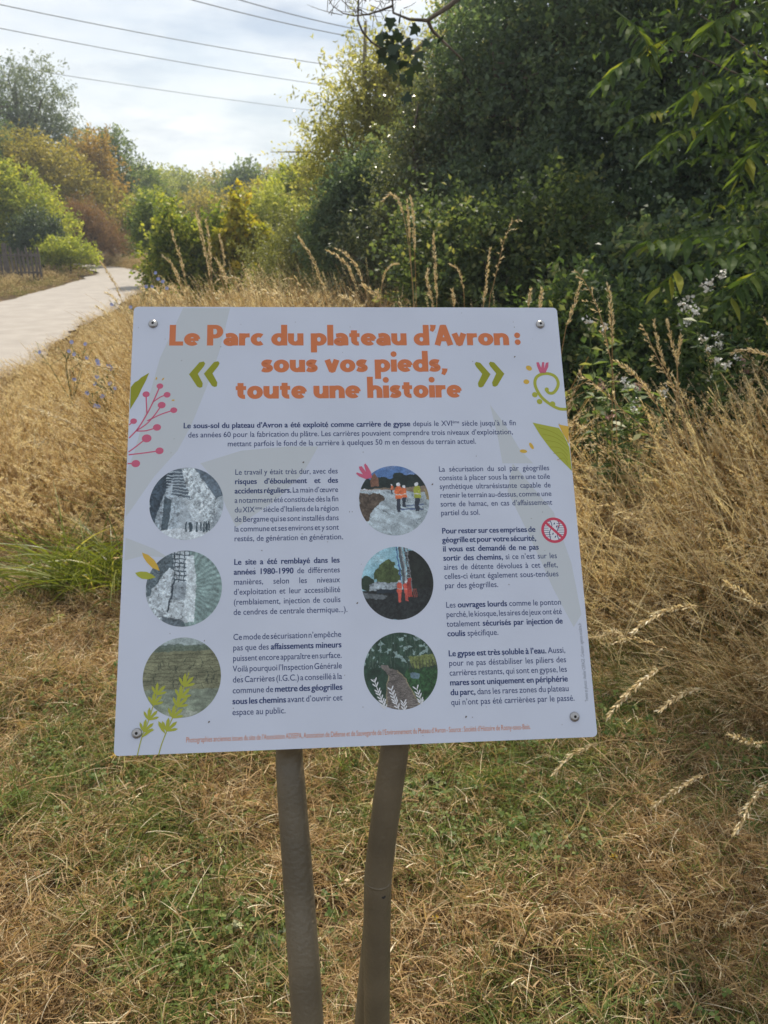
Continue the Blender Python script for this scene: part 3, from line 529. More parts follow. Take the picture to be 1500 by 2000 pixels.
pin = [((1500, 475), (1400, 462), (1320, 465), (1250, 470), 4.2, .17), ((1520, 480), (1420, 500), (1330, 520), (1290, 560), 4.1, .17), ((1500, 440), (1420, 440), (1350, 450), (1290, 470), 4.5, .15),
       ((1500, 150), (1440, 145), (1380, 160), (1335, 190), 4.3, .16), ((1510, 180), (1450, 190), (1410, 220), (1375, 260), 4.2, .16), ((1540, 95), (1500, 80), (1460, 88), (1425, 110), 4.7, .12),
       ((1340, 60), (1280, 85), (1220, 120), (1170, 165), 4.9, .15), ((1340, 215), (1290, 215), (1250, 225), (1215, 245), 5.3, .11), ((1480, 10), (1440, 20), (1400, 40), (1370, 70), 4.4, .15),
       ((1520, 520), (1480, 530), (1450, 550), (1420, 590), 4.0, .15), ((1530, 260), (1490, 280), (1460, 310), (1440, 350), 4.3, .14),
       ((1200, 20), (1240, 50), (1260, 80), (1270, 120), 5.0, .14), ((1420, 230), (1360, 245), (1310, 265), (1270, 300), 4.8, .14)]
for i, q in enumerate(pin):
    Y = q[4]; pinnate([at(*q[0], Y + .25), at(*q[1], Y + .1), at(*q[2], Y), at(*q[3], Y - .05)], 11, q[5], 300 + i, ash)

# undergrowth: leafy herbs between straw and wood
rngu = np.random.default_rng(88)
bl_u = [bl(1180, 760, 4.3, 70, 90), bl(1130, 640, 4.6, 60, 70), bl(1290, 760, 4.3, 100, 100), bl(1420, 770, 4.2, 110, 120), bl(1340, 690, 4.5, 90, 80), bl(1180, 880, 3.9, 80, 70), bl(1300, 860, 3.9, 110, 70), bl(1460, 900, 3.8, 90, 90), bl(1500, 650, 4.4, 60, 80), bl(1040, 760, 4.6, 100, 120)]
V, F, ti, *_ = sprays(bl_u, 2600, 16, .22, .05, .042, .6, rngu, .15, 0, .9, .32)
q = V.reshape(-1, 4, 3); q = q[q[:, :, 2].min(1) > 0]; ti = ti[V.reshape(-1, 4, 3)[:, :, 2].min(1) > 0]
tag(link('undergrowth', np_mesh('undergrowth', q.reshape(-1, 3), np.arange(len(q) * 4).reshape(-1, 4), M_net, ti)), 'green leafy undergrowth between straw and wood', kind='stuff')

# flowering herbs on the right
petal_w = mat('white_petals', (.68, .66, .60), .6, spec=.2); petal_p = mat('faded_pink_petals', (.38, .24, .20), .7, spec=.1)
petal_b = mat('blue_petals', (.36, .40, .66), .6, spec=.2)
stem_g = mat('green_stem', (.09, .13, .04), .7)
def flower_head(c, s, m, parent, seed, nm='flower_head', n=16):
    r_ = np.random.default_rng(seed); P = np.array(c) + r_.normal(size=(n, 3)) * s * .35
    V, F, t = leaves(P, unit(r_.normal(size=(n, 3))), r_.normal(size=(n, 3)), np.full(n, s * .7), np.full(n, s * .5), r_.random(n))
    return link(nm, np_mesh(nm, V - np.array(parent.location), F, m, t), parent)
def herb(label, base, heads, Y, m, seed, cat='plant', leafy=True, s=.028):
    r_ = np.random.default_rng(seed); root = empty('flowering_herb', (base[0], base[1], 0), label, cat); mb = MB(); LV = []
    for i, h in enumerate(heads):
        c = at(h[0], h[1], Y + r_.normal() * .1); b = Vector((base[0] + r_.normal() * .06, base[1] + r_.normal() * .06, -.01))
        pts = [b.lerp(c, t) + Vector((0, 0, .10 * math.sin(t * math.pi))) for t in np.linspace(0, 1, 7)]
        mb.tube(pts, [.003] * 4 + [.0022, .0016, .001], 5)
        flower_head(c, s * (.8 + .5 * r_.random()), h[2] if len(h) > 2 else m, root, seed * 50 + i)
        for t in np.linspace(.35, .95, 9):
            k = min(int(t * 6), 5); p = pts[k].lerp(pts[k + 1], t * 6 - k)
            for _ in range(2): LV.append((p, r_.normal(size=3) * [1, 1, .3] + [0, 0, .3]))
    mb.build('stem', stem_g, root, True, root.location)
    if leafy:
        P = np.array([p for p, _ in LV]); D = np.array([d for _, d in LV]); n = len(P)
        V, F, t = leaves(P, D, unit(r_.normal(size=(n, 3)) * .4 + [0, 0, 1]), .05 + .04 * r_.random(n), .018 + .01 * r_.random(n), np.clip(.7 + .2 * r_.normal(size=n), 0, 1))
        link('foliage', np_mesh('foliage', V - np.array(root.location), F, M_net, t), root)
    return root
b0 = at(1370, 800, 3.9)
herb('white-flowered herb with its blooms clustered below the pinnate leaves', (b0.x, 3.9), [(1388, 553), (1378, 560), (1345, 583), (1335, 597), (1350, 605), (1330, 632), (1360, 610), (1343, 628), (1413, 535)], 3.9, petal_w, 31, s=.026)
b0 = at(1420, 850, 3.7)
herb('white and fading pink herb beside the right edge above the straw', (b0.x, 3.7), [(1403, 655), (1407, 672), (1372, 662), (1383, 680), (1440, 700), (1450, 706, petal_p), (1458, 724, petal_p), (1420, 712), (1398, 706), (1388, 742)], 3.7, petal_w, 32, s=.024)
b0 = at(1230, 900, 3.3)
herb('white herb with pinkish spent heads just right of the board', (b0.x, 3.3), [(1220, 742), (1226, 752), (1246, 755, petal_p), (1255, 752, petal_p), (1238, 786), (1240, 800), (1172, 752, petal_p), (1190, 815, petal_p), (1300, 765), (1182, 640), (1150, 630)], 3.3, petal_w, 33, s=.021)

# chicory
def chicory(label, base, heads, Y, seed):
    r_ = np.random.default_rng(seed); root = empty('chicory_plant', (base.x, base.y, 0), label, 'wildflower', 'blue chicory left of the board'); mb = MB()
    hub = Vector((base.x, base.y, .25))
    mb.tube([(base.x, base.y, -.01), hub], [.004, .003], 5)
    for i, h in enumerate(heads):
        c = at(h[0], h[1], Y + r_.normal() * .12); mid = hub.lerp(c, .55) + Vector((r_.normal() * .05, r_.normal() * .05, .06))
        mb.tube([hub, hub.lerp(mid, .5), mid, c], [.003, .0025, .002, .0015], 5)
        for _ in range(5):
            p = mid.lerp(c, r_.random()); e = p + Vector(r_.normal(size=3)) * .035 + Vector((0, 0, .03)); mb.tube([p, e], [.0015, .0025], 4)
        fb = MB(); N = Vector((r_.normal() * .4, -1, .5)).normalized(); A = N.orthogonal().normalized(); B = N.cross(A)
        for k in range(12):
            a = k * math.pi / 6; d = A * math.cos(a) + B * math.sin(a); s_ = N.cross(d); R_ = .0120 + .003 * r_.random()
            fb.poly([c + d * .002, c + d * R_ * .6 + s_ * .0035, c + d * R_ + s_ * .0035 + N * .003, c + d * R_ - s_ * .0035 + N * .003, c + d * R_ * .6 - s_ * .0035])
        fb.build('flower', petal_b, root, origin=root.location)
    mb.build('stem', stem_g, root, True, root.location)
def gpt(px, py):
    u = (px - 750) / FPX; v = (py - 1000) / FPX; dz = -math.sin(TH) - v * math.cos(TH); t = -EYE / dz
    return Vector((u * t, t * (math.cos(TH) - v * math.sin(TH)), 0))
chicory('chicory with the densest blue flowers, close to the left side of the board', gpt(222, 880), [(212, 715), (218, 720), (190, 705), (192, 712), (189, 736), (186, 750), (215, 749), (225, 758), (186, 792), (192, 794), (200, 774), (170, 768)], 4.9, 1)
chicory('chicory with a few blue flowers against the pale path edge', gpt(150, 850), [(140, 668), (167, 672), (135, 686), (145, 692), (170, 699), (145, 741), (78, 688)], 5.4, 2)
chicory('chicory flowering above the top-left corner of the board', gpt(300, 700), [(304, 533), (309, 545), (318, 550), (297, 560), (326, 563), (285, 560), (255, 600), (218, 595)], 6.4, 3)

# green tuft
rngt = np.random.default_rng(12); b0 = gpt(185, 1165); n = 430
B = np.stack([b0.x + rngt.normal(size=n) * .15, b0.y + .1 + rngt.normal(size=n) * .08, np.zeros(n)], -1)
D = unit(np.stack([rngt.normal(size=n) * .5 - .1, rngt.normal(size=n) * .35 - .1, np.full(n, .9)], -1))
V, F, t = ribbons(B, D, .18 + .32 * rngt.random(n), .005 + .005 * rngt.random(n), .2 + .6 * rngt.random(n), 7, rngt, np.clip(.30 + .22 * rngt.normal(size=n), 0, 1))
root = empty('grass_tuft', (b0.x, b0.y, 0), 'lush lime-green grass tuft in the dry turf left of the board', 'grass tuft')
M_tuft = leafmat('lush_blades', [(0, (.10, .13, .03)), (.5, (.22, .25, .045)), (.75, (.40, .37, .12)), (1, (.6, .50, .26))], .45, .4, .4, (1.4, 1.4, .5))
link('blades', np_mesh('blades', V - np.array(root.location), F, M_tuft, t), root)

# ------------------------------------------------------------------ single seed-head stalks
M_stalk = leafmat('straw_stalk', [(0, (.34, .22, .09)), (.5, (.50, .34, .16)), (1, (.66, .50, .28))], .25, .25, .5, (1.1, 1, .8))
M_seed = leafmat('seed_heads', [(.0, (.50, .37, .18)), (.7, (.72, .58, .34)), (1, (.86, .78, .58))], .35, .3, .5, (1.1, 1.05, .8))
def catmull(pts, k=6):
    out = []; P = [pts[0]] + pts + [pts[-1]]
    for i in range(1, len(P) - 2):
        for j in range(k):
            t = j / k; a, b, c, d = P[i - 1], P[i], P[i + 1], P[i + 2]
            out.append(.5 * ((2 * b) + (c - a) * t + (2 * a - 5 * b + 4 * c - d) * t * t + (3 * b - a - 3 * c + d) * t ** 3))
    return out + [pts[-1]]
def stalk(label, pts, Y, headfrac, seed, kind='spike', w=.011, foot=None, cat='grass stalk', r=.0013):
    """pts: tip first, then down the stem (picture measures at distance Y); the foot is set on the ground"""
    r_ = np.random.default_rng(seed)
    Ys = Y if isinstance(Y, (list, tuple)) else [Y + .0 * i for i in range(len(pts))]
    P = [at(p[0], p[1], y) for p, y in zip(pts, Ys)]
    last = P[-1]; d = (P[-1] - P[-2]).normalized(); slope = max(-2.0, min(2.0, d.x / min(d.z, -.25) if d.z < 0 else 0))
    f = Vector(foot) if foot else Vector((last.x - slope * min(last.z, .35) * -1 * (-1), last.y + .05, -.01))
    if last.z > .02: P.append(last.lerp(f, .5) + Vector((0, 0, .02))); P.append(f)
    C = catmull(P); root = empty('dry_grass_stalk', (C[-1].x, C[-1].y, 0), label, cat, 'seed heads of dry grass'); n = len(C)
    mb = MB(); mb.tube(C, [r * (.35 + .65 * min(1, i / (n * .4))) for i in range(n)], 5, 0, False, .5 + .2 * r_.normal()); mb.build('stem', M_stalk, root, True, root.location)
    # head
    A = np.array(C); sgl = np.linalg.norm(np.diff(A, axis=0), axis=1); cum = np.concatenate([[0], np.cumsum(sgl)]); HL = headfrac
    m = int(HL / .0018) if kind == 'spike' else int(HL / .0018)
    s = HL * np.sort(r_.random(m)); Q = np.stack([np.interp(s, cum, A[:, k]) for k in range(3)], -1)
    Q2 = np.stack([np.interp(s + .01, cum, A[:, k]) for k in range(3)], -1); Dd = unit(Q - Q2)      # towards tip
    O = unit(np.cross(Dd, r_.normal(size=(m, 3)))); prof = np.sin(np.clip(s / HL, 0.03, 1) * math.pi * .9 + .15)
    if kind == 'spike':
        P0 = Q + O * (w * .48 * prof * r_.random(m))[:, None]; dr = unit(Dd + O * (.35 + .25 * r_.random(m))[:, None])
        ln = .011 + .008 * r_.random(m); wd = np.full(m, .0042)
    else:
        nb = max(6, int(HL / .018)); bs = HL * (np.arange(nb) + .5) / nb; br = r_.integers(0, nb, m)
        bO = unit(r_.normal(size=(nb, 3)) + [-.4, -.2, -.2]); bl_ = w * 3.0 * (.5 + r_.random(nb)) * np.sin(bs / HL * math.pi * .85 + .3)
        Qb = np.stack([np.interp(bs, cum, A[:, k]) for k in range(3)], -1); Db = unit(Qb - np.stack([np.interp(bs + .01, cum, A[:, k]) for k in range(3)], -1))
        u = r_.random(m); dirb = unit(Db + bO * .75); P0 = Qb[br] + dirb[br] * (bl_[br] * u)[:, None]; P0[:, 2] -= u * u * bl_[br] * .25
        dr = unit(dirb[br] + r_.normal(size=(m, 3)) * .3); ln = .009 + .006 * r_.random(m); wd = np.full(m, .003)
    V, F, t = leaves(P0, dr, r_.normal(size=(m, 3)), ln, wd, np.clip(.7 + .22 * r_.normal(size=m), 0, 1))
    link('seed_head', np_mesh('seed_head', V - np.array(root.location), F, M_seed, t), root)
ST = [
 ('arching seed head nodding left above the middle of the board', [(748, 392), (757, 382), (770, 382), (785, 410), (798, 480), (808, 600)], 4.0, .17, 'spike', .014),
 ('tallest upright stalk of the trio above the board centre', [(800, 384), (807, 410), (809, 470), (813, 600)], 4.0, .25, 'spike', .012),
 ('slim stalk just left of the tallest trio stalk', [(795, 392), (798, 430), (803, 520), (808, 600)], 4.05, .18, 'spike', .009),
 ('straight orange-tan spike right of the trio', [(846, 455), (849, 500), (852, 560), (853, 600)], 3.8, .30, 'spike', .011),
 ('tall stalk whose tip curls right against the dark elm', [(1017, 429), (1000, 435), (985, 470), (975, 510), (963, 560), (955, 600)], 3.8, .30, 'panicle', .010),
 ('upright spike left of the right-curling stalk', [(957, 487), (953, 520), (948, 570), (944, 600)], 3.8, .25, 'spike', .010),
 ('short spike just left of the straight orange-tan spike', [(837, 526), (834, 545), (840, 575), (845, 600)], 3.7, .20, 'spike', .010),
 ('brown arched stalk between the straight spike and the right pair', [(880, 517), (893, 525), (902, 550), (907, 600)], 4.1, .15, 'spike', .006),
 ('brown arch leaning right below the nodding seed head', [(776, 515), (762, 520), (750, 540), (742, 600)], 4.1, .14, 'spike', .007),
 ('single spike above the right rivet of the board', [(1058, 564), (1057, 580), (1055, 600)], 3.2, .12, 'spike', .010),
 ('thin spike left of the upright pair near the board top', [(1036, 568), (1034, 585), (1032, 602)], 3.2, .10, 'spike', .008),
 ('short spike standing between orange-tan spike and brown arch', [(883, 567), (885, 585), (887, 605)], 3.4, .10, 'spike', .009),
 ('pale head leaning left, upper of the pair left of the flare-lit gap', [(658, 486), (675, 495), (688, 510), (700, 530), (720, 600)], 3.9, .20, 'spike', .012),
 ('pale head leaning left, lower of the pair left of the trio', [(640, 489), (655, 497), (672, 512), (684, 530), (700, 600)], 3.9, .20, 'spike', .012),
 ('cream head pointing left just above the board left of centre', [(665, 577), (680, 584), (694, 596), (702, 606)], 2.6, .10, 'spike', .012),
 ('curved cream head next to the title word on the top edge', [(706, 556), (722, 566), (736, 582), (744, 598)], 2.9, .13, 'spike', .011),
 ('thick straw-coloured spire, tallest on the left', [(383, 413), (392, 450), (402, 500), (408, 530), (415, 600)], 4.2, .32, 'spike', .018),
 ('second thick spire right behind the tallest left one', [(402, 430), (407, 460), (411, 505), (418, 600)], 4.3, .26, 'spike', .014),
 ('spire leaning left beside the tallest left one', [(335, 450), (343, 475), (353, 505), (362, 545), (375, 600)], 4.2, .24, 'spike', .016),
 ('slender head right of the two thick spires', [(429, 459), (434, 485), (438, 515), (430, 535), (445, 600)], 4.4, .20, 'spike', .012),
 ('stalk bending left in front of the bright bush', [(421, 505), (430, 518), (440, 540), (448, 600)], 4.0, .14, 'spike', .010),
 ('arching loose panicle drooping left above the board', [(420, 549), (433, 543), (452, 542), (470, 547), (488, 560), (500, 600)], 3.4, .24, 'panicle', .009),
 ('upright tan spike below the arching loose panicle', [(488, 545), (495, 562), (503, 598)], 3.0, .16, 'spike', .013),
 ('drooping cream head right of the upright tan spike', [(511, 568), (525, 572), (540, 585), (556, 602)], 2.7, .16, 'spike', .013),
 ('large loose cream head arching left, centre-left of board top', [(560, 542), (578, 548), (595, 566), (608, 592), (614, 610)], 2.9, .24, 'panicle', .011),
 ('tan stalk leaning left before the pale feathery shrub', [(584, 465), (598, 485), (612, 508), (625, 545), (640, 600)], 3.7, .30, 'spike', .012),
 ('cream head falling left over the top-left corner area', [(294, 566), (308, 573), (322, 590), (332, 604)], 2.7, .16, 'spike', .013),
 ('thin head bending left, left of the leaning spire', [(318, 500), (332, 512), (345, 535), (357, 570), (365, 600)], 3.7, .22, 'spike', .010),
 ('short vertical stalk rising at the board top left of the large loose head', [(366, 563), (366, 580), (368, 602)], 2.8, .10, 'spike', .011),
 ('slim head tilting left in the row behind the board', [(420, 571), (430, 585), (445, 602)], 2.8, .12, 'spike', .009),
 ('pale head crossing the far end of the path', [(197, 513), (207, 527), (220, 548), (235, 580), (262, 660)], 4.2, .20, 'spike', .010),
 ('pale head lying over the near path edge, upper of three', [(208, 572), (222, 582), (235, 600), (248, 622), (262, 670)], 3.6, .22, 'spike', .011),
 ('pale head over the near path edge, middle of three', [(189, 600), (203, 608), (216, 622), (230, 640), (258, 700)], 3.6, .20, 'spike', .010),
 ('thin head over the near path edge, lowest of three', [(156, 621), (168, 630), (180, 642), (192, 652), (220, 690)], 4.0, .16, 'spike', .008),
 ('double pale head touching the upper left side of the board', [(189, 632), (205, 636), (222, 650), (234, 667), (262, 700)], 3.0, .20, 'panicle', .008),
 ('cream head arching left above the blue flowers', [(150, 703), (170, 709), (192, 716), (214, 720), (262, 745)], 3.1, .20, 'spike', .012),
 ('cream head just below the one arching over the blue flowers', [(180, 720), (196, 724), (214, 736), (232, 748), (262, 790)], 3.1, .17, 'panicle', .008),
 ('long-stemmed head reaching far left across brown grass', [(47, 793), (72, 800), (100, 812), (135, 825), (190, 860), (255, 905)], 2.7, .18, 'spike', .011),
 ('low pale head drooping left above the green tuft', [(57, 932), (80, 928), (108, 930), (150, 945), (200, 965), (250, 990)], 2.4, .13, 'panicle', .006),
 ('faded drooping head on the left, below the long-stemmed head', [(70, 840), (68, 855), (75, 870), (95, 855), (118, 880), (140, 930)], 3.2, .13, 'spike', .009),
 ('loose drooping panicle highest right of the board', [(1126, 529), (1140, 548), (1158, 580), (1175, 625), (1190, 690), (1200, 760), (1205, 900)], 2.9, .34, 'panicle', .014),
 ('straight golden spike on a long stem right of the board', [(1187, 556), (1192, 590), (1195, 650), (1196, 760), (1194, 980)], 2.7, .20, 'spike', .012),
 ('thin green-tinged head leaning right at the board corner', [(1134, 552), (1126, 580), (1112, 625), (1100, 670)], 2.9, .16, 'spike', .007),
 ('golden head rising alone above undergrowth, left of a pair', [(1303, 627), (1308, 650), (1318, 690), (1325, 760), (1320, 900)], 3.0, .15, 'spike', .010),
 ('golden head tilting right, second of the pair', [(1331, 652), (1328, 675), (1323, 700), (1322, 760), (1316, 900)], 3.0, .13, 'spike', .009),
 ('brown loose head leaning left of the golden pair', [(1254, 634), (1268, 665), (1285, 700), (1310, 750), (1345, 860)], 2.9, .22, 'panicle', .010),
 ('dark slender panicle beside the golden pair', [(1277, 628), (1283, 660), (1295, 705), (1320, 770), (1350, 900)], 2.95, .18, 'spike', .009),
 ('cream head with long straight stem slanting down right', [(1202, 705), (1225, 720), (1255, 750), (1285, 795), (1320, 870), (1360, 960)], 2.3, .20, 'spike', .011),
 ('broad straw panicle reaching left to the board edge', [(1130, 731), (1155, 745), (1185, 770), (1215, 800), (1270, 850), (1340, 930)], 2.2, .22, 'panicle', .013),
 ('pale panicle brushing the board edge beside the green leaf motif', [(1108, 820), (1130, 835), (1160, 860), (1195, 895), (1250, 950), (1330, 1030)], 2.1, .20, 'panicle', .010),
 ('panicle pointing up-left in the thick of the straw', [(1272, 702), (1300, 730), (1325, 765), (1345, 810), (1370, 900)], 2.6, .22, 'panicle', .010),
 ('curved pale stalk at the right edge above the straw', [(1430, 690), (1450, 684), (1475, 686), (1505, 700), (1540, 760)], 2.6, .16, 'spike', .008),
 ('arching panicle in the straw right of the no-walking symbol', [(1160, 982), (1195, 990), (1240, 1010), (1290, 1040), (1360, 1090)], 1.9, .18, 'panicle', .009),
 ('long bright cream panicle pointing left at the board, low right', [(1150, 1229), (1200, 1237), (1260, 1255), (1330, 1275), (1400, 1300), (1510, 1350)], [1.40, 1.42, 1.45, 1.48, 1.52, 1.6], .24, 'panicle', .010),
 ('arched seed head over the long bright panicle', [(1237, 1236), (1270, 1208), (1320, 1188), (1380, 1185), (1425, 1200), (1520, 1260)], [1.5, 1.52, 1.55, 1.6, 1.65, 1.8], .20, 'spike', .008),
 ('cream head entering from the right edge above the arched one', [(1420, 1140), (1450, 1158), (1480, 1180), (1520, 1205)], [1.5, 1.52, 1.55, 1.6], .16, 'spike', .011),
 ('ropey seed head curving down left under the bright panicle', [(1190, 1397), (1220, 1360), (1260, 1325), (1305, 1300), (1380, 1290), (1500, 1330)], [1.45, 1.48, 1.52, 1.56, 1.65, 1.8], .18, 'spike', .007),
 ('wavy seed head beside the ropey one, nearer the right edge', [(1288, 1387), (1320, 1362), (1355, 1348), (1400, 1350), (1460, 1370), (1540, 1420)], [1.45, 1.48, 1.52, 1.56, 1.62, 1.7], .15, 'spike', .008),
 ('very pale head at the right edge level with the board foot', [(1432, 1437), (1455, 1445), (1480, 1453), (1530, 1462)], [1.30, 1.32, 1.34, 1.4], .13, 'spike', .009),
 ('nearly white twisted head hanging at the right edge', [(1436, 1626), (1452, 1595), (1472, 1560), (1500, 1530), (1540, 1500)], [1.25, 1.27, 1.30, 1.34, 1.4], .14, 'spike', .007),
 ('pale head low at the right edge near the picture bottom', [(1402, 1805), (1430, 1790), (1465, 1780), (1510, 1765), (1560, 1760)], [1.2, 1.22, 1.25, 1.3, 1.35], .11, 'panicle', .006),
 ('thin seed head arching down left below the board corner', [(1080, 1513), (1110, 1480), (1150, 1458), (1200, 1445), (1260, 1450)], [1.75, 1.78, 1.8, 1.85, 1.9], .17, 'spike', .005),
 ('twisted head lying across the shaded turf, lower right', [(1275, 1573), (1310, 1550), (1350, 1525), (1400, 1508), (1480, 1500)], [1.6, 1.62, 1.66, 1.7, 1.8], .18, 'spike', .006),
]
for i, s in enumerate(ST):
    Ys = s[2]
    stalk(s[0], s[1], Ys, s[3], 500 + i, s[4], s[5], r=.0015 if not isinstance(Ys, list) else .0011)
def straw(label, pts, r=.0012):
    root = empty('fallen_straw', (pts[-1][0], pts[-1][1], 0), label, 'straw'); mb = MB(); mb.tube(catmull([Vector(p) for p in pts]), r, 5, 0, True, .95); mb.build('stem', M_stalk, root, True, root.location)
a = gpt(1075, 1450); b = gpt(1265, 1590); c = gpt(1420, 1660)
straw('long thin straw lying diagonally below the board corner', [(a.x, a.y, .10), ((a.x + b.x) / 2, (a.y + b.y) / 2, .09), (b.x, b.y, .05), (c.x, c.y, .02)])
a = gpt(0, 1155); b = gpt(150, 1140); c = gpt(235, 1085)
straw('kinked pale straw lying below the green tuft', [(a.x, a.y, .05), ((a.x + b.x) / 2, (a.y + b.y) / 2, .06), (b.x, b.y, .06), (c.x, c.y, .09)], .0025)
a = gpt(20, 1565); b = gpt(150, 1530); c = gpt(262, 1490)
straw('pale bent straw on the lawn at the lower left of the board', [(a.x, a.y, .02), ((a.x + b.x) / 2, (a.y + b.y) / 2, .045), (b.x, b.y, .04), (c.x, c.y, .06)], .0014)

# broad-leaved weeds in the turf
def weed(label, px, py, n, size, seed, m=None, asp=.45):
    r_ = np.random.default_rng(seed); b = gpt(px, py); root = empty('broadleaf_weed', (b.x, b.y, 0), label, 'weed'); m = m or M_mid
    for k in range(n):
        a = k * 2.4 + r_.random(); d = Vector((math.cos(a), math.sin(a), .35 + .3 * r_.random())).normalized(); s_ = d.cross(Vector((0, 0, 1))).normalized(); u = s_.cross(d)
        l = size * (.6 + .5 * r_.random()); w = l * asp * .5; o = Vector((0, 0, .005)); mb = MB(); rows = 6; t = .3 + .5 * r_.random()
        for j in range(rows + 1):
            q = j / rows; ww = w * math.sin(min(1, q * .93 + .05) * math.pi) ** .7 + .0005; c = o + d * l * q - Vector((0, 0, 1)) * l * .45 * q * q
            mb.v += [c + s_ * ww + u * ww * .3, c, c - s_ * ww + u * ww * .3]
        for j in range(rows):
            i = 3 * j; mb.face((i, i + 1, i + 4, i + 3), 0, t); mb.face((i + 1, i + 2, i + 5, i + 4), 0, t)
        mb.build('leaf', m, root, True)
weed('dark broad-leaved weed against the left post', 545, 1850, 7, .075, 1, M_dark)
weed('small clover-like weed left of the left post near the bottom', 500, 1915, 9, .030, 2, M_mid, .9)
weed('wide pale green leaves at the right edge in the shade', 1490, 1620, 6, .11, 3, M_mid, .6)
weed('round-leaved weed below the right corner of the board', 1195, 1510, 8, .035, 4, M_dark, .9)
weed('small green rosette on the lawn at lower centre-right', 1140, 1870, 8, .035, 5, M_mid, .5)
weed('bright little weed below the centre of the board', 680, 1520, 8, .03, 6, M_mid, .7)
weed('bright rosette on the dry lawn at left, below the tuft', 110, 1210, 9, .045, 7, M_yel, .5)
b = gpt(465, 1835); root = empty('pale_flower', (b.x, b.y, 0), 'single cream-white clover-like flower left of the posts', 'flower')
mb = MB(); mb.tube([(b.x, b.y, 0), (b.x, b.y, .04)], .0012, 5); mb.build('stem', stem_g, root, True, root.location)
flower_head((b.x, b.y, .045), .016, mat('cream_petals', (.55, .55, .34), .6), root, 9, n=40)
for i, (px, py, lab) in enumerate([(850, 1823, 'lone yellow flower right of the posts'), (1195, 1700, 'small yellow flower in the shade at right'), (225, 1500, 'tiny yellow flower below the board corner at left')]):
    b = gpt(px, py); root = empty('yellow_flower', (b.x, b.y, 0), lab, 'flower', 'small yellow flowers in the turf'); mb = MB(); mb.tube([(b.x, b.y, 0), (b.x, b.y, .04)], .001, 5); mb.build('stem', stem_g, root, True, root.location)
    flower_head((b.x, b.y, .044), .009, mat('yellow_petals', (.65, .45, .03), .6), root, 60 + i, n=22)

# paling fence
root = empty('paling_fence', (-10.75, 21, 0), 'weathered dark paling fence at the left edge beyond the path', 'fence')
wood = mat('weathered_wood', (.13, .11, .10), .9, noise=.3, nscale=8, bump=.3)
rp = np.random.default_rng(3); pick = None
for k in range(34):
    x = -12.3 + k * .10; big = k in (7, 24); h = (.98 if big else .82 + .05 * rp.normal()); w_ = .045 if big else .026
    mb = MB(); mb.box((0, 0, h / 2), (w_, .02 if not big else .04, h / 2)); mb.v += [Vector((-w_, 0, h)), Vector((w_, 0, h)), Vector((0, 0, h + .05))]; mb.face((8, 9, 10))
    o = mb.build('post' if big else 'picket', wood, root); o.location = (x + 10.75, 0.12 * (k / 34), -.02); o.rotation_euler = (rp.normal() * .03, rp.normal() * .03, 0)
for z in (.25, .68):
    mb = MB(); mb.box((.1, .05 + .035, z), (1.7, .012, .025)); mb.build('rail', wood, root)

# power cables
wire = mat('aluminium_cable', (.26, .27, .30), .5, metal=.3)
cab = [((-60, -4), (645, 127), 'power cable, highest of the three crossing the whole sky'), ((-60, 43), (640, 167), 'power cable, middle of the three crossing the whole sky'),
       ((-60, 117), (640, 219), 'power cable, lowest of the three crossing the whole sky'), ((340, -10), (760, 84), 'power cable cutting the top edge, left of two'),
       ((430, -12), (780, 72), 'power cable cutting the top edge, right of two')]
for (a, b, lab) in cab:
    Hh = 13.5
    def onh(px, py, h):
        d = at(px, py, 1.0) - Vector((0, 0, EYE)); return Vector((0, 0, EYE)) + d * (h / d.z)
    A = onh(*a, Hh); B = onh(*b, Hh); dirv = (B - A); A2 = A - dirv * .6; B2 = B + dirv * .9
    root = empty('power_cable', (A2.x, A2.y, A2.z), lab, 'power cable', 'overhead power cables')
    pts = [];
    for t in np.linspace(0, 1, 40):
        p = A2.lerp(B2, t); s = (p - A).length * (1 if (p - A).dot(dirv) > 0 else -1) / dirv.length
        p.z += 3.0 * s * (s - 1) * .28; pts.append(p)
    mb = MB(); mb.tube(pts, .035, 5); mb.build('strand', wire, root, True, root.location)

# ------------------------------------------------------------------ the information board
BO = Vector((-.32730439, .76655668, .94250772)); BU = Vector((.59823096, .04562927, -.00613334)) / .6; BV = Vector((-.02236663, .33613586, .49410504)) / .598
BU.normalize(); BV.normalize(); BN = BU.cross(BV).normalized(); BV = BN.cross(BU)
BW, BH = .600, .598
SR = Vector((-.03, .72, 0))
sign = empty('information_board', SR, 'white square park information board with orange French title on bent posts', 'information board')
def bmat_local(z=0.):
    M = Matrix((BU, BV, BN)).transposed().to_4x4(); M.translation = BO - SR + BN * z; return M
# sight-line homography of the printed face, used to read millimetres off the photograph
def hom(src, dst):
    A = []
    for (x, y), (u, v) in zip(src, dst):
        A.append([x, y, 1, 0, 0, 0, -u * x, -u * y, -u]); A.append([0, 0, 0, x, y, 1, -v * x, -v * y, -v])
    return np.linalg.svd(np.array(A, float))[2][-1].reshape(3, 3)
HM = hom([(259, 599), (1085, 601), (1167, 1439), (222, 1477)], [(0, 598), (600, 598), (600, 0), (0, 0)])
def mm(px, py):
    q = HM @ np.array([px, py, 1.]); return (q[0] / q[2], q[1] / q[2])
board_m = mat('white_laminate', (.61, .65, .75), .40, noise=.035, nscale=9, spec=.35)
edge_m = mat('aluminium_edge', (.45, .45, .46), .4, metal=.6)
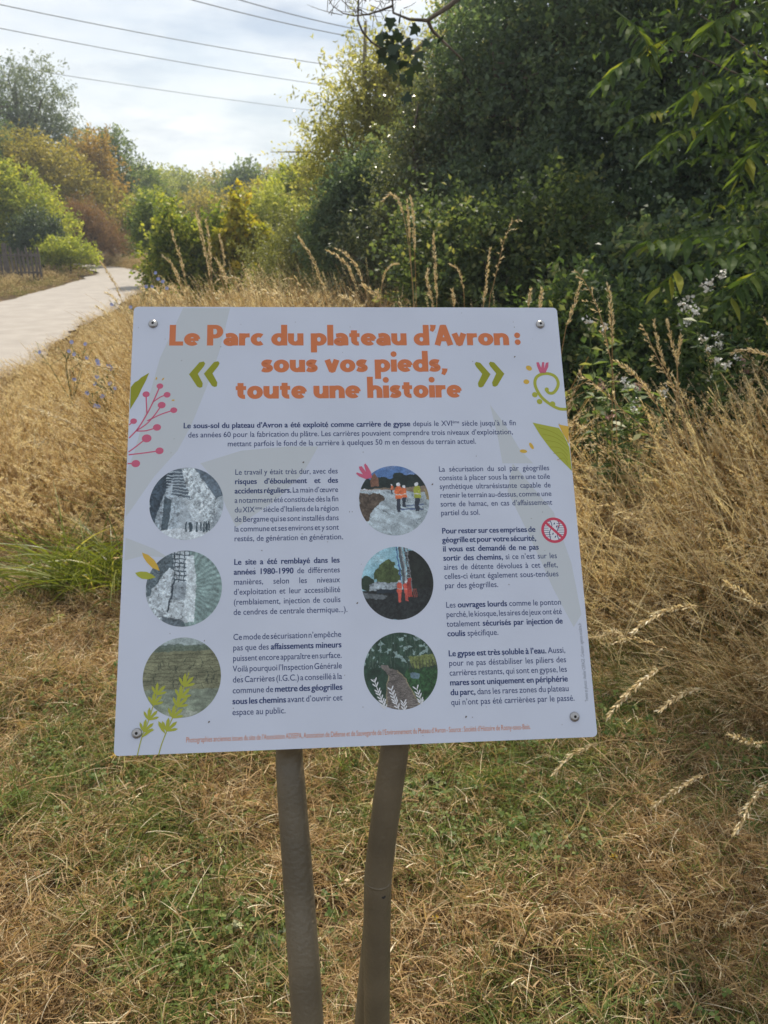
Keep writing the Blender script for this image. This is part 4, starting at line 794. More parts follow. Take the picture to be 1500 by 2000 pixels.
# board slab with rounded corners
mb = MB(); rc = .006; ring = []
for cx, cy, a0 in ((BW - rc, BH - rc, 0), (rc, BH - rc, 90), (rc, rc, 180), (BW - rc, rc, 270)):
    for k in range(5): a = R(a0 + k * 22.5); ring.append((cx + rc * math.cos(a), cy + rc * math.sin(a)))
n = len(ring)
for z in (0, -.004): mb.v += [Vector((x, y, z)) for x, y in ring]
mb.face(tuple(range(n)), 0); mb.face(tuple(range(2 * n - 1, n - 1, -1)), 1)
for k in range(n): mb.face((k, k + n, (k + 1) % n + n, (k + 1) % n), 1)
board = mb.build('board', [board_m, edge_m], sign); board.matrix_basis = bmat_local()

def ink(name, col, rough=.45): return mat(name, col, rough, spec=.3)
K_or = ink('orange_ink', (.64, .195, .075)); K_nv = ink('navy_ink', (.018, .04, .15)); K_gr = ink('olive_green_ink', (.30, .31, .02)); K_pk = ink('pink_ink', (.60, .125, .21))
K_ye = ink('ochre_ink', (.66, .42, .06)); K_bg = ink('beige_ink', (.56, .595, .62)); K_wh = ink('white_ink', (.72, .73, .75)); K_rd = ink('crimson_ink', (.60, .06, .11)); K_gy = ink('grey_ink', (.30, .32, .37))
K_g2 = ink('light_green_ink', (.40, .42, .05)); K_fo = ink('pale_orange_ink', (.62, .24, .12))
class Ink(MB):
    def __init__(s, z=.00012): super().__init__(); s.z = z
    def pg(s, pts, m=0, z=0): s.poly([Vector((x * .001, y * .001, s.z + z)) for x, y in pts], m)
    def dot(s, c, r, m=0, n=18, rx=None, rot=0, z=0):
        rx = rx or r; s.pg([(c[0] + rx * math.cos(a) * math.cos(rot) - r * math.sin(a) * math.sin(rot), c[1] + rx * math.cos(a) * math.sin(rot) + r * math.sin(a) * math.cos(rot)) for a in np.linspace(0, 2 * math.pi, n, endpoint=False)], m, z)
    def line(s, pts, w, m=0, z=0, w2=None, sm=True):
        P = [Vector((*p, 0)) for p in pts]
        if sm and len(P) > 2: P = catmull(P, 5)
        n = len(P); i0 = len(s.v)
        for i, p in enumerate(P):
            d = (P[min(i + 1, n - 1)] - P[max(i - 1, 0)]).normalized(); q = Vector((-d.y, d.x, 0)) * (w + ((w2 if w2 is not None else w) - w) * i / (n - 1)) * .5
            for e in (p + q, p - q): s.v.append(Vector((e.x * .001, e.y * .001, s.z + z)))
        for i in range(n - 1): s.face((i0 + 2 * i, i0 + 2 * i + 1, i0 + 2 * i + 3, i0 + 2 * i + 2), m)
    def done(s, name, mats, label=None):
        o = s.build(name, mats, board)
        if label: o['label'] = label
        return o
# pale background shapes
k = Ink(.00006)
k.pg([mm(355, 602), mm(447, 602), mm(425, 690), mm(400, 760), mm(372, 830), mm(345, 880), mm(300, 930), mm(262, 985), mm(244, 1010), mm(246, 920), mm(262, 880), mm(285, 790), mm(310, 700)])
k.done('printed_swash', K_bg); k = Ink(.00006)
k.pg([mm(390, 905), mm(470, 880), mm(560, 872), mm(620, 872), mm(590, 925), mm(540, 975), mm(460, 1030), mm(440, 990), mm(420, 940)])
k.done('printed_swash', K_bg); k = Ink(.00006); k.pg([mm(244, 1050), mm(300, 1072), mm(330, 1090), mm(280, 1085), mm(242, 1095)])
k.done('printed_swash', K_bg); k = Ink(.00006); k.pg([mm(955, 790), mm(985, 830), mm(1015, 880), mm(1040, 905), mm(980, 905), mm(970, 850)])
k.done('printed_swash', K_bg); k = Ink(.00006); k.pg([mm(1000, 905), mm(1080, 1000), mm(1115, 1100), mm(1135, 1200), mm(1120, 1225), mm(1080, 1150), mm(1030, 1040), mm(990, 960)])
k.done('printed_swash', K_bg)

FD = bpy.utils.system_resource('DATAFILES', path='fonts') or ''
_cache = {}; XH, CAP, XT = 2., 2.5, 2.

def word(s, bold=0., sx=1.):
    """flat glyph sheet for one word with Blender's own built-in font: verts, faces, width (font size 1)"""
    if s in _cache: return _cache[s]
    c = bpy.data.curves.new('w', 'FONT'); c.body = s; c.resolution_u = 3; c.fill_mode = 'FRONT'
    o = bpy.data.objects.new('w', c); me = bpy.data.meshes.new_from_object(o)
    v = np.empty(len(me.vertices) * 3, np.float32); me.vertices.foreach_get('co', v); v = v.reshape(-1, 3)[:, :2].copy(); yv = v[:, 1]; v[:, 1] = np.where(yv < 0, yv, np.interp(yv, [0, XH, CAP, 2], [0, XT, CAP, 2])); f = [tuple(p.vertices) for p in me.polygons]
    bpy.data.objects.remove(o); bpy.data.curves.remove(c); bpy.data.meshes.remove(me)
    _cache[s] = (v, f, float(v[:, 0].max()) if len(v) else .3); return _cache[s]
def _h(ch): return float(word(ch)[0][:, 1].max())
XH_, CAP_ = _h('x'), _h('H'); _cache.clear(); XH, CAP, XT = XH_, CAP_, CAP_ * .655
OFFS = [(0, 0), (1, 0), (-1, 0), (1, .4), (-1, .4), (1, -.4), (-1, -.4)]
OFF16 = [(a, b) for a in (-1, -.5, 0, .5, 1) for b in (-.62, 0, .62) if abs(a) == 1 or abs(b) > .1 or a == 0]
def put(k, s, x, y, size, bold, sx=1., offs=OFFS, dz=6e-6, thin=0.):
    v, f, w = word(s)
    offl = offs if bold else ([(0, 0)] if not thin else [(0, 0), (1, 0), (-1, 0), (0, 1), (0, -1)]); b = bold if bold else thin
    for j, (ox, oy) in enumerate(offl):
        i0 = len(k.v)
        for a in v: k.v.append(Vector(((x + (a[0] * sx + ox * b) * size) * .001, (y + (a[1] + oy * b) * size) * .001, k.z + j * dz)))
        for q in f: k.face(tuple(i0 + e for e in q), 0)
    return w * sx * size
BOLD = .024; THIN = .004
def setline(k, segs, x0, x1, y, size, sx=.90, bold=BOLD, gap=.27, justify=True):
    """segs: words; a leading * marks bold, a leading ^ marks a raised small word glued to the one before"""
    ws = []
    for t in segs.split(' '):
        b = t.startswith('*'); u = t.startswith('^'); t = t.lstrip('*^'); ws.append((t, b, u, size * (.55 if u else 1)))
    W = [word(t)[2] * sx * sz * (1.045 if b else 1) for t, b, u, sz in ws]; ng = sum(1 for q in ws[1:] if not q[2]); tot = sum(W)
    ups = sum(1 for q in ws if q[2]) * size * .06
    g = (x1 - x0 - tot - ups) / max(ng, 1) if justify else gap * size
    f = 1.
    if justify and g < .14 * size: g = .14 * size; f = (x1 - x0 - ups - g * ng) / tot
    x = x0
    for i, ((t, b, u, sz), w) in enumerate(zip(ws, W)):
        if i: x += size * .06 if u else g
        put(k, t, x, y + (size * .33 if u else 0), sz, bold if b else 0, sx * f * (1.045 if b else 1), thin=THIN); x += w * f
    return x
# title: heavy humanist letters drawn as pen strokes (cap height 31.6, x-height 18.6, millimetres)
def arc(cx, cy, rx, ry, a0, a1, n=14): return [(cx + rx * math.cos(R(a)), cy + ry * math.sin(R(a))) for a in np.linspace(a0, a1, n)]
O_ = (10.3, 9.2, 6.5, 6.5)
GL = {
 'L': (18.0, [[(3.8, 0), (3.8, 31.2)], [(1, 3.1), (17.8, 3.1)]]), 'P': (20.6, [[(3.8, 0), (3.8, 31.2)], [(3.8, 28.2), (10, 28.2)] + arc(10.2, 21.0, 6.6, 7.2, 90, -90) + [(3.8, 13.8)]]),
 'A': (25.2, [[(3.6, 0), (12.4, 30.4)], [(21.6, 0), (12.8, 30.4)], [(10.2, 28.6), (15, 28.6)], [(6.5, 9.2), (18.7, 9.2)]]),
 'e': (20.0, [arc(*O_, 2, 318, 26), [(5.5, 9.0, .68), (18.6, 9.0, .68)]]), 'c': (17.2, [arc(*O_, 48, 312, 20)]), 'o': (20.6, [arc(*O_, 0, 360, 30)]),
 'a': (19.0, [[(2.6, 15.0)] + arc(8.6, 9.8, 6.3, 6.2, 118, 20, 8) + [(14.9, 8.5), (14.9, 0)], arc(8.2, 5.7, 4.9, 3.4, 40, 320, 16), [(9, 9.6, .7), (15, 9.6, .7)], [(9, 2.7, .8), (15, 3.6, .8)]]),
 'r': (14.2, [[(3.8, 0), (3.8, 18.4)], [(3.8, 9.5), (5.4, 13.2), (8.6, 15.2), (13.8, 15.4)]]),
 'd': (21.0, [arc(*O_, 0, 360, 30), [(17.0, 0), (17.0, 31.4)]]), 'p': (21.0, [arc(10.7, 9.2, 6.5, 6.5, 0, 360, 30), [(3.9, -10.6), (3.9, 18.4)]]),
 'u': (20.4, [[(3.8, 18.4), (3.8, 8.5)] + arc(9.6, 8.4, 5.8, 5.5, 190, 330, 8), [(16.4, 0), (16.4, 18.4)]]), 'n': (20.4, [[(3.8, 0), (3.8, 18.4)], arc(10.6, 10.0, 5.9, 5.7, 150, 0, 10) + [(16.5, 0)]]),
 'h': (20.4, [[(3.8, 0), (3.8, 31.4)], arc(10.6, 10.0, 5.9, 5.7, 150, 0, 10) + [(16.5, 0)]]), 'l': (7.8, [[(3.9, 0), (3.9, 31.4)]]),
 'i': (7.8, [[(3.9, 0), (3.9, 18.4)]]), 't': (14.6, [[(6.6, 23.0), (6.6, 8)] + arc(11.6, 7.0, 4.9, 4.2, 180, 285, 8), [(.2, 15.6, .92), (14.2, 15.6, .92)]]),
 'v': (19.4, [[(3.3, 18.4), (9.5, 1.0)], [(16.1, 18.4), (9.9, 1.0)], [(7.6, 2.0), (11.8, 2.0)]]),
 's': (15.6, [[(13.6, 14.4), (10.6, 15.6), (6.8, 15.6), (4.4, 13.8), (4.6, 11.2), (8.2, 9.4), (11.4, 7.4), (11.4, 4.6), (9.0, 3.0), (5.0, 3.0), (1.4, 4.6)]]),
 ',': (8.0, [[(4.6, 4.6), (4.4, .8), (1.9, -4.6)]]), '’': (8.0, [[(4.8, 31.4), (4.6, 26.4), (2.2, 21.6)]]), ':': (8.6, []), ' ': (7.6, [])}
def glyph(k, ch, x, y, sx):
    adv, strokes = GL[ch]; HA, HB = 4.1, 3.1
    for st_ in strokes:
        m_ = st_[0][2] if len(st_[0]) > 2 else 1.; P = [Vector((p[0], p[1], 0)) for p in st_]; P = catmull(P, 4) if ch == 's' else P
        n = len(P); i0 = len(k.v); gz_[0] += 3e-6
        closed = (P[0] - P[-1]).length < .01
        for i, p in enumerate(P):
            d = (P[min(i + 1, n - 1)] - P[max(i - 1, 0)]); d = (P[1] - P[-2]) if closed and i in (0, n - 1) else d; d.normalize()
            q = Vector((-d.y, d.x, 0)); h = math.hypot(HA * q.x, HB * q.y) * m_; h *= (1 - .35 * i / (n - 1)) if ch in ',’' else 1
            for e in (p + q * h, p - q * h): k.v.append(Vector(((x + e.x * sx) * .001, (y + e.y) * .001, k.z + gz_[0])))
        for i in range(n - 1): k.face((i0 + 2 * i, i0 + 2 * i + 1, i0 + 2 * i + 3, i0 + 2 * i + 2))
    if ch in 'i:':
        for yy_ in ((26.6,) if ch == 'i' else (4.6, 15.2)): gz_[0] += 3e-6; k.dot((x + 4.1 * sx, y + yy_), 4.3, 0, 20, 4.3, z=gz_[0])
    return adv
gz_ = [0.]
def title(s_, x0, x1, y):
    gz_[0] = 0.; TR_ = 1.2; tot = sum(GL[c][0] + TR_ for c in s_) - TR_; tot -= 2.2 * s_.count('Av') + 3.2 * s_.count('d’A') + 2. * s_.count(' :'); sx = (x1 - x0) / tot; x = x0
    for i, c in enumerate(s_):
        adv = glyph(kt, c, x, y, sx); x += (adv + TR_) * sx; nxt = s_[i + 1:i + 2]
        if c + nxt == 'Av': x -= 2.2 * sx
        if c + nxt == '’A': x -= 3.2 * sx
        if c + nxt == ' :': x -= 2. * sx
kt = Ink()
title('Le Parc du plateau d’Avron :', 50.2, 543, 539.2)
title('sous vos pieds,', 175.7, 434.6, 499.2)
title('toute une histoire', 141, 452.6, 460.4)
kt.done('printed_title', K_or)
SZ = 10.9
k = Ink(); y0 = 418.6
for i, (t, a, b) in enumerate([('*Le *sous-sol *du *plateau *d’Avron *a *été *exploité *comme *carrière *de *gypse depuis le XVI ^ème siècle jusqu’à la fin', 72, 526.3),
     ('des années 60 pour la fabrication du plâtre. Les carrières pouvaient comprendre trois niveaux d’exploitation,', 78.5, 521), ('mettant parfois le fond de la carrière à quelques 50 m en dessous du terrain actuel.', 131, 468.7)]):
    setline(k, t, a, b, y0 - i * 13.1, 11.2)
k.done('printed_paragraph', K_nv)
def para(lines, x0, x1, y, pitch, size=SZ, rights=None):
    k = Ink()
    for i, t in enumerate(lines): setline(k, t, x0, (rights or {}).get(i, x1), y - i * pitch, size, justify=i < len(lines) - 1)
    return k.done('printed_paragraph', K_nv)
para(['Le travail y était très dur, avec des', '*risques *d’éboulement *et *des', '*accidents *réguliers. La main d’œuvre', 'a notamment été constituée dès la fin', 'du XIX ^ème siècle d’Italiens de la région', 'de Bergame qui se sont installés dans', 'la commune et ses environs et y sont', 'restés, de génération en génération.'], 141.3, 278, 352.6, 12.9)
para(['*Le *site *a *été *remblayé *dans *les', '*années *1980-1990 de différentes', 'manières, selon les niveaux', 'd’exploitation et leur accessibilité', '(remblaiement, injection de coulis', 'de cendres de centrale thermique...).'], 141.3, 278, 231.3, 12.95)
para(['Ce mode de sécurisation n’empêche', 'pas que des *affaissements *mineurs', 'puissent encore apparaître en surface.', 'Voilà pourquoi l’Inspection Générale', 'des Carrières (I.G.C.) a conseillé à la', 'commune de *mettre *des *géogrilles', '*sous *les *chemins avant d’ouvrir cet', 'espace au public.'], 141.3, 278, 135, 13.15)
para(['La sécurisation du sol par géogrilles', 'consiste à placer sous la terre une toile', 'synthétique ultrarésistante capable de', 'retenir le terrain au-dessus, comme une', 'sorte de hamac, en cas d’affaissement', 'partiel du sol.'], 414.8, 567.9, 353, 12.2)
para(['*Pour *rester *sur *ces *emprises *de', '*géogrille *et *pour *votre *sécurité,', '*il *vous *est *demandé *de *ne *pas', '*sortir *des *chemins, si ce n’est sur les', 'aires de détente dévolues à cet effet,', 'celles-ci étant également sous-tendues', 'par des géogrilles.'], 414.8, 567.9, 267.2, 12.2, rights={0: 541.5, 1: 541.5, 2: 544})
para(['Les *ouvrages *lourds comme le ponton', 'perché, le kiosque, les aires de jeux ont été', 'totalement *sécurisés *par *injection *de', '*coulis spécifique.'], 414.8, 567.9, 168.5, 12.3)
para(['*Le *gypse *est *très *soluble *à *l’eau. Aussi,', 'pour ne pas déstabiliser les piliers des', 'carrières restants, qui sont en gypse, les', '*mares *sont *uniquement *en *périphérie', '*du *parc, dans les rares zones du plateau', 'qui n’ont pas été carrièrées par le passé.'], 414.8, 567.9, 106.2, 12.15)
k = Ink(); setline(k, 'Photographies anciennes issues du site de l’Association ADSEPA, Association de Défense et de Sauvegarde de l’Environnement du Plateau d’Avron - Source : Société d’Histoire de Rosny-sous-Bois.', 85.7, 514.6, 12.6, 9.2, .66)
k.done('printed_caption', K_fo)
k = Ink(); setline(k, 'Textes et photos : Atelier CEPAGE - Création : agence-octobre.fr', 0, 100, 0, 6.4, .6)
for i, v in enumerate(k.v): k.v[i] = Vector((.5925 - v.y, .0438 + v.x, v.z))
k.done('printed_caption', K_gy)

# ---- printed pictures, painted in numpy
def canvas(): 
    N_ = 256; y, x = np.mgrid[0:N_, 0:N_] / (N_ - 1.); a = fbm(x * 26, y * 26, 71, 3) - .5; b = fbm(x * 26 + 9, y * 26, 72, 3) - .5; a2 = fbm(x * 7, y * 7, 73, 2) - .5; b2 = fbm(x * 7 + 5, y * 7, 74, 2) - .5; return x + .030 * a + .022 * a2, y + .030 * b + .022 * b2, np.zeros((N_, N_, 3))
def pmask(x, y, pts):
    m = np.zeros(x.shape, bool); n = len(pts); j = n - 1
    for i in range(n):
        (xi, yi), (xj, yj) = pts[i], pts[j]
        c = ((yi > y) != (yj > y)) & (x < (xj - xi) * (y - yi) / ((yj - yi) or 1e-9) + xi); m ^= c; j = i
    return m
def fillp(C, x, y, pts, col, a=1., n=0):
    m = pmask(x, y, pts); q = np.array(col, float)[None] * np.ones((m.sum(), 3))
    if n: q = q * (1 + n * (fbm(x[m] * 40, y[m] * 40, 4, 3) - .5) * 2)[:, None]
    C[m] = C[m] * (1 - a) + q * a
def linep(C, x, y, p, q, w, col, a=1.):
    p = np.array(p); q = np.array(q); d = q - p; L2 = (d ** 2).sum(); t = np.clip(((x - p[0]) * d[0] + (y - p[1]) * d[1]) / L2, 0, 1)
    m = np.hypot(x - p[0] - t * d[0], y - p[1] - t * d[1]) < w / 2; C[m] = C[m] * (1 - a) + np.array(col) * a
def grey(v): return np.stack([v * .80, v * .92, v * 1.0], -1)
def pic_a():
    x, y, C = canvas(); r_ = np.random.default_rng(1); C[:] = grey(.30 + .45 * fbm(x * 14, y * 9, 2))
    fillp(C, x, y, [(0, 1), (.35, 1), (.25, .7), (.2, .1), (0, .2)], (.05, .075, .10), 1, .8)
    fillp(C, x, y, [(.25, .75), (.4, .82), (.42, .6), (.38, .1), (.05, .1), (.1, .35), (.18, .6)], (.38, .45, .5), .8, 1)
    fillp(C, x, y, [(.2, .6), (.3, .55), (.24, .1), (.16, .1)], (.05, .08, .1), .9, .5)
    fillp(C, x, y, [(.3, .98), (.55, .98), (.55, .55), (.3, .6)], (.08, .11, .14), .9, .6)
    for i in range(9): linep(C, x, y, (.22, .62 + i * .04), (.52, .57 + i * .045), .013, (.45, .53, .58))
    fillp(C, x, y, [(.42, .98), (.62, 1), (.95, .5), (.8, .1), (.66, .2), (.5, .7)], (.62, .70, .74), 1, .5)
    sm = pmask(x, y, [(.42, .98), (.62, 1), (.95, .5), (.8, .1), (.66, .2), (.5, .7)]); C[sm] *= (.55 + .8 * fbm((x + y) * 5, (x - y) * 26, 31, 3))[sm][:, None]; C[sm & (fbm(x * 34, y * 34, 32, 3) > .66)] *= .45
    fillp(C, x, y, [(.6, 1), (1, 1), (1, .6), (.9, .55)], (.10, .14, .18), .9, .7)
    for i in range(160): a = (.5 + .5 * r_.random(), .1 + .8 * r_.random()); linep(C, x, y, a, (a[0] + .05 * r_.random(), a[1] - .08 * r_.random()), .006, (.15, .2, .24), .6)
    fillp(C, x, y, [(.44, .58), (.55, .55), (.72, .3), (.7, .2), (.6, .25)], (.55, .62, .66), 1, .4)
    fillp(C, x, y, [(.1, .12), (.4, .16), (.8, .1), (.9, .15), (.8, 0), (.2, 0)], (.6, .66, .7), 1, .4)
    for i in range(14): a = .45 + .4 * r_.random(); linep(C, x, y, (a, .1 + .03 * r_.random()), (a, .2 + .05 * r_.random()), .02, (.05, .08, .1))
    return C
def pic_b():
    x, y, C = canvas(); C[:] = grey(.3 + .25 * fbm(x * 8, y * 8, 12))
    an = np.arctan2(y - .5, x - .42); ray = .5 + .5 * np.sin(an * 46 + 3 * fbm(x * 6, y * 6, 3)); m = x > .48
    C[m] = (np.array([.30, .42, .40])[None] * (.65 + .7 * ray[m] * fbm(x[m] * 8, y[m] * 8, 6))[:, None])
    fillp(C, x, y, [(0, 1), (.4, 1), (.3, .5), (0, .4)], (.10, .14, .16), .9, .8)
    fillp(C, x, y, [(.34, 1), (.58, 1), (.52, .55), (.36, .55)], (.55, .62, .66))
    for i in range(8): linep(C, x, y, (.33, .62 + i * .055), (.6, .6 + i * .056), .016, (.07, .1, .12))
    for i in range(4): linep(C, x, y, (.37 + i * .06, .55), (.36 + i * .07, 1), .014, (.07, .1, .12))
    fillp(C, x, y, [(.35, .58), (.52, .58), (.52, .1), (.28, .1)], (.36, .42, .46), 1, .3)
    fillp(C, x, y, [(.27, .35), (.52, .35), (.55, .05), (.2, .12)], (.58, .65, .68), 1, .3)
    fillp(C, x, y, [(.3, .78), (.36, .72), (.28, .25), (.18, .08), (.02, .3), (.08, .5)], (.55, .62, .66), 1, .4)
    fillp(C, x, y, [(.52, .9), (.62, .95), (.66, .5), (.64, .05), (.52, .05)], (.66, .73, .76), .85, .4)
    fillp(C, x, y, [(.2, .14), (.5, .08), (.55, 0), (.25, 0)], (.08, .11, .13), .8, .5)
    linep(C, x, y, (.36, .58), (.29, .2), .025, (.05, .07, .09)); C *= (.7 + .6 * fbm((x + y) * 30, y * 8, 44, 3))[..., None]; C[(fbm(x * 30, y * 30, 45, 3) > .68) & (x < .5)] *= .5; return C
def pic_c():
    x, y, C = canvas(); n = fbm(x * 7, y * 26, 8, 5); C[:] = np.array([.20, .205, .12]) * (.5 + n[..., None])
    m = y < .35; C[m] = (np.array([.23, .27, .20]) * (.5 + n[..., None]))[m]
    for i in range(9):
        yy_ = .42 + i * .045; w = np.abs(y - yy_ - .02 * (fbm(x * 9, x * 0 + i, 5) - .5)) < .005; C[w] *= .6
    r_ = np.random.default_rng(3)
    for i in range(26): a = (.05 + .9 * r_.random(), .42 + .35 * r_.random()); linep(C, x, y, a, (a[0] + .03 * r_.normal(), a[1] - .07), .010, (.05, .06, .04), .8)
    fillp(C, x, y, [(0, 1), (1, 1), (1, .88), (.6, .9), (.3, .88), (0, .86)], (.36, .43, .42)); fillp(C, x, y, [(0, .9), (.5, .92), (.52, .9), (1, .92), (1, .84), (0, .82)], (.12, .16, .12), .9, .5)
    fillp(C, x, y, [(.3, .12), (.7, .06), (.6, 0), (.3, 0)], (.4, .42, .36), .6, .5); return C
def worker(C, x, y, cx, cy, s, col, leg=(.04, .05, .07), hat=(.7, .72, .74)):
    fillp(C, x, y, [(cx - .032 * s, cy), (cx + .032 * s, cy), (cx + .026 * s, cy - .19 * s), (cx - .026 * s, cy - .19 * s)], leg)
    fillp(C, x, y, [(cx - .045 * s, cy - .01), (cx + .045 * s, cy - .01), (cx + .05 * s, cy + .12 * s), (cx + .02 * s, cy + .16 * s), (cx - .02 * s, cy + .16 * s), (cx - .05 * s, cy + .12 * s)], col)
    linep(C, x, y, (cx - .04 * s, cy + .05 * s), (cx + .04 * s, cy + .05 * s), .012 * s, (.6, .6, .55)); m = np.hypot(x - cx, y - cy - .18 * s) < .026 * s; C[m] = hat
def pic_d():
    x, y, C = canvas(); C[:] = np.array([.10, .20, .42]) + .35 * np.clip(fbm(x * 5, y * 8, 3) - .45, 0, 1)[..., None]
    top = .78 + .10 * fbm(x * 9, x * 0, 6) + .06 * (x > .5); m = y < top; C[m] = np.array([.012, .02, .018]) * (1 + fbm(x[m] * 30, y[m] * 30, 2))[:, None]
    fillp(C, x, y, [(.17, .7), (.28, .7), (.28, .82), (.23, .9), (.17, .84)], (.22, .11, .07)); fillp(C, x, y, [(0, .66), (1, .70), (1, .6), (0, .62)], (.22, .17, .12))
    g_ = y < .64 - .12 * np.clip(x - .6, 0, 1); wr = fbm(x * 7 + y * 12, (y - x) * 2.2, 7, 4); C[g_] = (np.array([.45, .53, .57]) * (.45 + 1.0 * wr - .5 * (np.abs(wr - .52) < .012))[..., None])[g_]
    linep(C, x, y, (0, .655), (.5, .64), .012, (.5, .55, .6)); fillp(C, x, y, [(0, .6), (.3, .6), (.38, .53), (.28, .45), (.18, .36), (.12, .2), (0, .2)], (.10, .075, .055), 1, .8)
    linep(C, x, y, (.6, .37), (.9, .37), .02, (.10, .14, .24)); linep(C, x, y, (.66, .42), (.92, .43), .02, (.10, .14, .24))
    fillp(C, x, y, [(.93, .65), (1, .65), (1, .5), (.96, .5)], (.3, .24, .12))
    worker(C, x, y, .64, .55, .8, (.62, .16, .06)); worker(C, x, y, .56, .53, 1.05, (.72, .17, .06)); worker(C, x, y, .83, .53, 1.05, (.35, .38, .05)); worker(C, x, y, .47, .66, .35, (.62, .16, .06)); return C
def pic_e():
    x, y, C = canvas(); C[:] = np.array([.26, .48, .56]) + .4 * np.clip(fbm(x * 4, y * 6, 13) - .4, 0, 1)[..., None]
    m = np.hypot((x - .36) * 1.1, (y - .62)) < .19 + .08 * (fbm(x * 14, y * 14, 3) - .5) * 2; C[m] = (np.array([.07, .10, .035]) * (.4 + 1.2 * fbm(x * 30, y * 30, 9))[..., None])[m]
    m = np.hypot((x - .08), (y - .5)) < .1; C[m] = (.03, .05, .03)
    m = (x > .62 + .15 * (fbm(y * 8, x * 3, 4) - .3)) & (y < .95); C[m] = (np.array([.018, .022, .018]) * (.5 + fbm(x * 20, y * 20, 5))[..., None])[m]
    fillp(C, x, y, [(0, .4), (1, .42), (1, 0), (0, 0)], (.022, .026, .026), 1, .8); fillp(C, x, y, [(0, .38), (.35, .33), (.3, .27), (0, .3)], (.13, .15, .16), .9, .6)
    fillp(C, x, y, [(.1, .4), (.5, .42), (.5, .5), (.22, .52), (.1, .48)], (.30, .35, .38), 1, .9); fillp(C, x, y, [(.2, .36), (.52, .36), (.52, .42), (.2, .42)], (.02, .03, .04))
    for i, xx in enumerate((.505, .55, .58, .62, .65)): linep(C, x, y, (xx + .045, .38), (xx, 1), .018 if i != 1 else .04, [(.06, .12, .28), (.10, .11, .12), (.3, .33, .34), (.07, .07, .08), (.16, .17, .18)][i])
    for i in range(14): linep(C, x, y, (.6, .5 + i * .036), (.67, .5 + i * .036), .009, (.3, .32, .33), .7)
    worker(C, x, y, .52, .38, .8, (.66, .12, .07), (.55, .10, .07)); worker(C, x, y, .62, .38, .75, (.62, .10, .07), (.45, .08, .06)); fillp(C, x, y, [(.63, .55), (.68, .57), (.69, .3), (.64, .3)], (.35, .05, .04)); 
    for i in range(5): linep(C, x, y, (.66 + i * .025, .3), (.66 + i * .025, .42), .008, (.4, .08, .05), .8)
    return C
def pic_f():
    x, y, C = canvas(); C[:] = np.array([.025, .055, .035]) * (.4 + 1.5 * fbm(x * 16, y * 12, 3, 5))[..., None]
    r_ = np.random.default_rng(6)
    for i in range(26): a = r_.random(); linep(C, x, y, (a, .55), (a + .04 * r_.normal(), 1), .006 + .006 * r_.random(), (.09, .13, .10), .5)
    m = (y > .55) & (fbm(x * 22, y * 22, 8, 3) > .66); C[m] = (.26, .36, .34)
    fillp(C, x, y, [(.6, .68), (.95, .70), (1, .55), (.66, .52)], (.16, .19, .06), .9, .8)
    fillp(C, x, y, [(.6, .53), (1, .52), (1, 0), (.7, 0), (.55, .45)], (.03, .085, .03), 1, .9); fillp(C, x, y, [(.62, .47), (.76, .46), (.74, .38), (.64, .40)], (.16, .24, .30), .8)
    for i in range(9): linep(C, x, y, (.62 + i * .045, .50), (.62 + i * .045, .62), .01, (.05, .06, .04))
    fillp(C, x, y, [(.24, .58), (.32, .58), (.36, .53), (.46, .49), (.55, .40), (.64, .2), (.74, .02), (.7, 0), (.28, 0), (.27, .1), (.30, .3), (.32, .42), (.29, .5), (.23, .55)], (.21, .185, .165), 1, .3)
    for i in range(26):
        yy_ = .02 + .5 * (i / 26) ** .9; xl = np.interp(yy_, [0, .1, .3, .42, .5, .56], [.28, .27, .30, .32, .29, .24]); xr = np.interp(yy_, [0, .2, .4, .49, .53], [.74, .64, .55, .46, .36])
        linep(C, x, y, (xl, yy_), (xr, yy_), .009, (.05, .045, .04), .75)
    for a, b in (((.74, .02), (.64, .22)), ((.64, .22), (.55, .41)), ((.55, .41), (.44, .5)), ((.28, .02), (.3, .3)), ((.3, .3), (.32, .44))): linep(C, x, y, a, b, .014, (.28, .24, .15))
    return C
def pmat(name, C):
    im = bpy.data.images.new(name, C.shape[1], C.shape[0]); px_ = np.ones((*C.shape[:2], 4), np.float32); gy_, gx_ = np.mgrid[0:C.shape[0], 0:C.shape[1]]; rp_ = np.random.default_rng(5); gr_ = rp_.normal(size=C.shape[:2]); gr_ = (gr_ + np.roll(gr_, 1, 0) + np.roll(gr_, 1, 1) + np.roll(gr_, (1, 1), (0, 1))) / 2; C = C * np.clip(.55 + .9 * fbm(gx_ / 15., gy_ / 13., 92, 4) + .16 * gr_, .15, 2)[..., None] + .012
    C = (C + np.roll(C, 1, 0) + np.roll(C, 1, 1) + np.roll(C, (1, 1), (0, 1))) / 4; c = np.clip(C, 0, 1)
    px_[..., :3] = np.where(c <= .0031308, c * 12.92, 1.055 * np.power(np.maximum(c, 1e-6), 1 / 2.4) - .055)
    im.pixels.foreach_set(px_.ravel()); im.pack()
    m = bpy.data.materials.new(name); m.use_nodes = True; n = m.node_tree; b = n.nodes['Principled BSDF']; b.inputs['Roughness'].default_value = .45; b.inputs['Specular IOR Level'].default_value = .3
    t = n.nodes.new('ShaderNodeTexImage'); t.image = im; n.links.new(t.outputs[0], b.inputs['Base Color']); return m
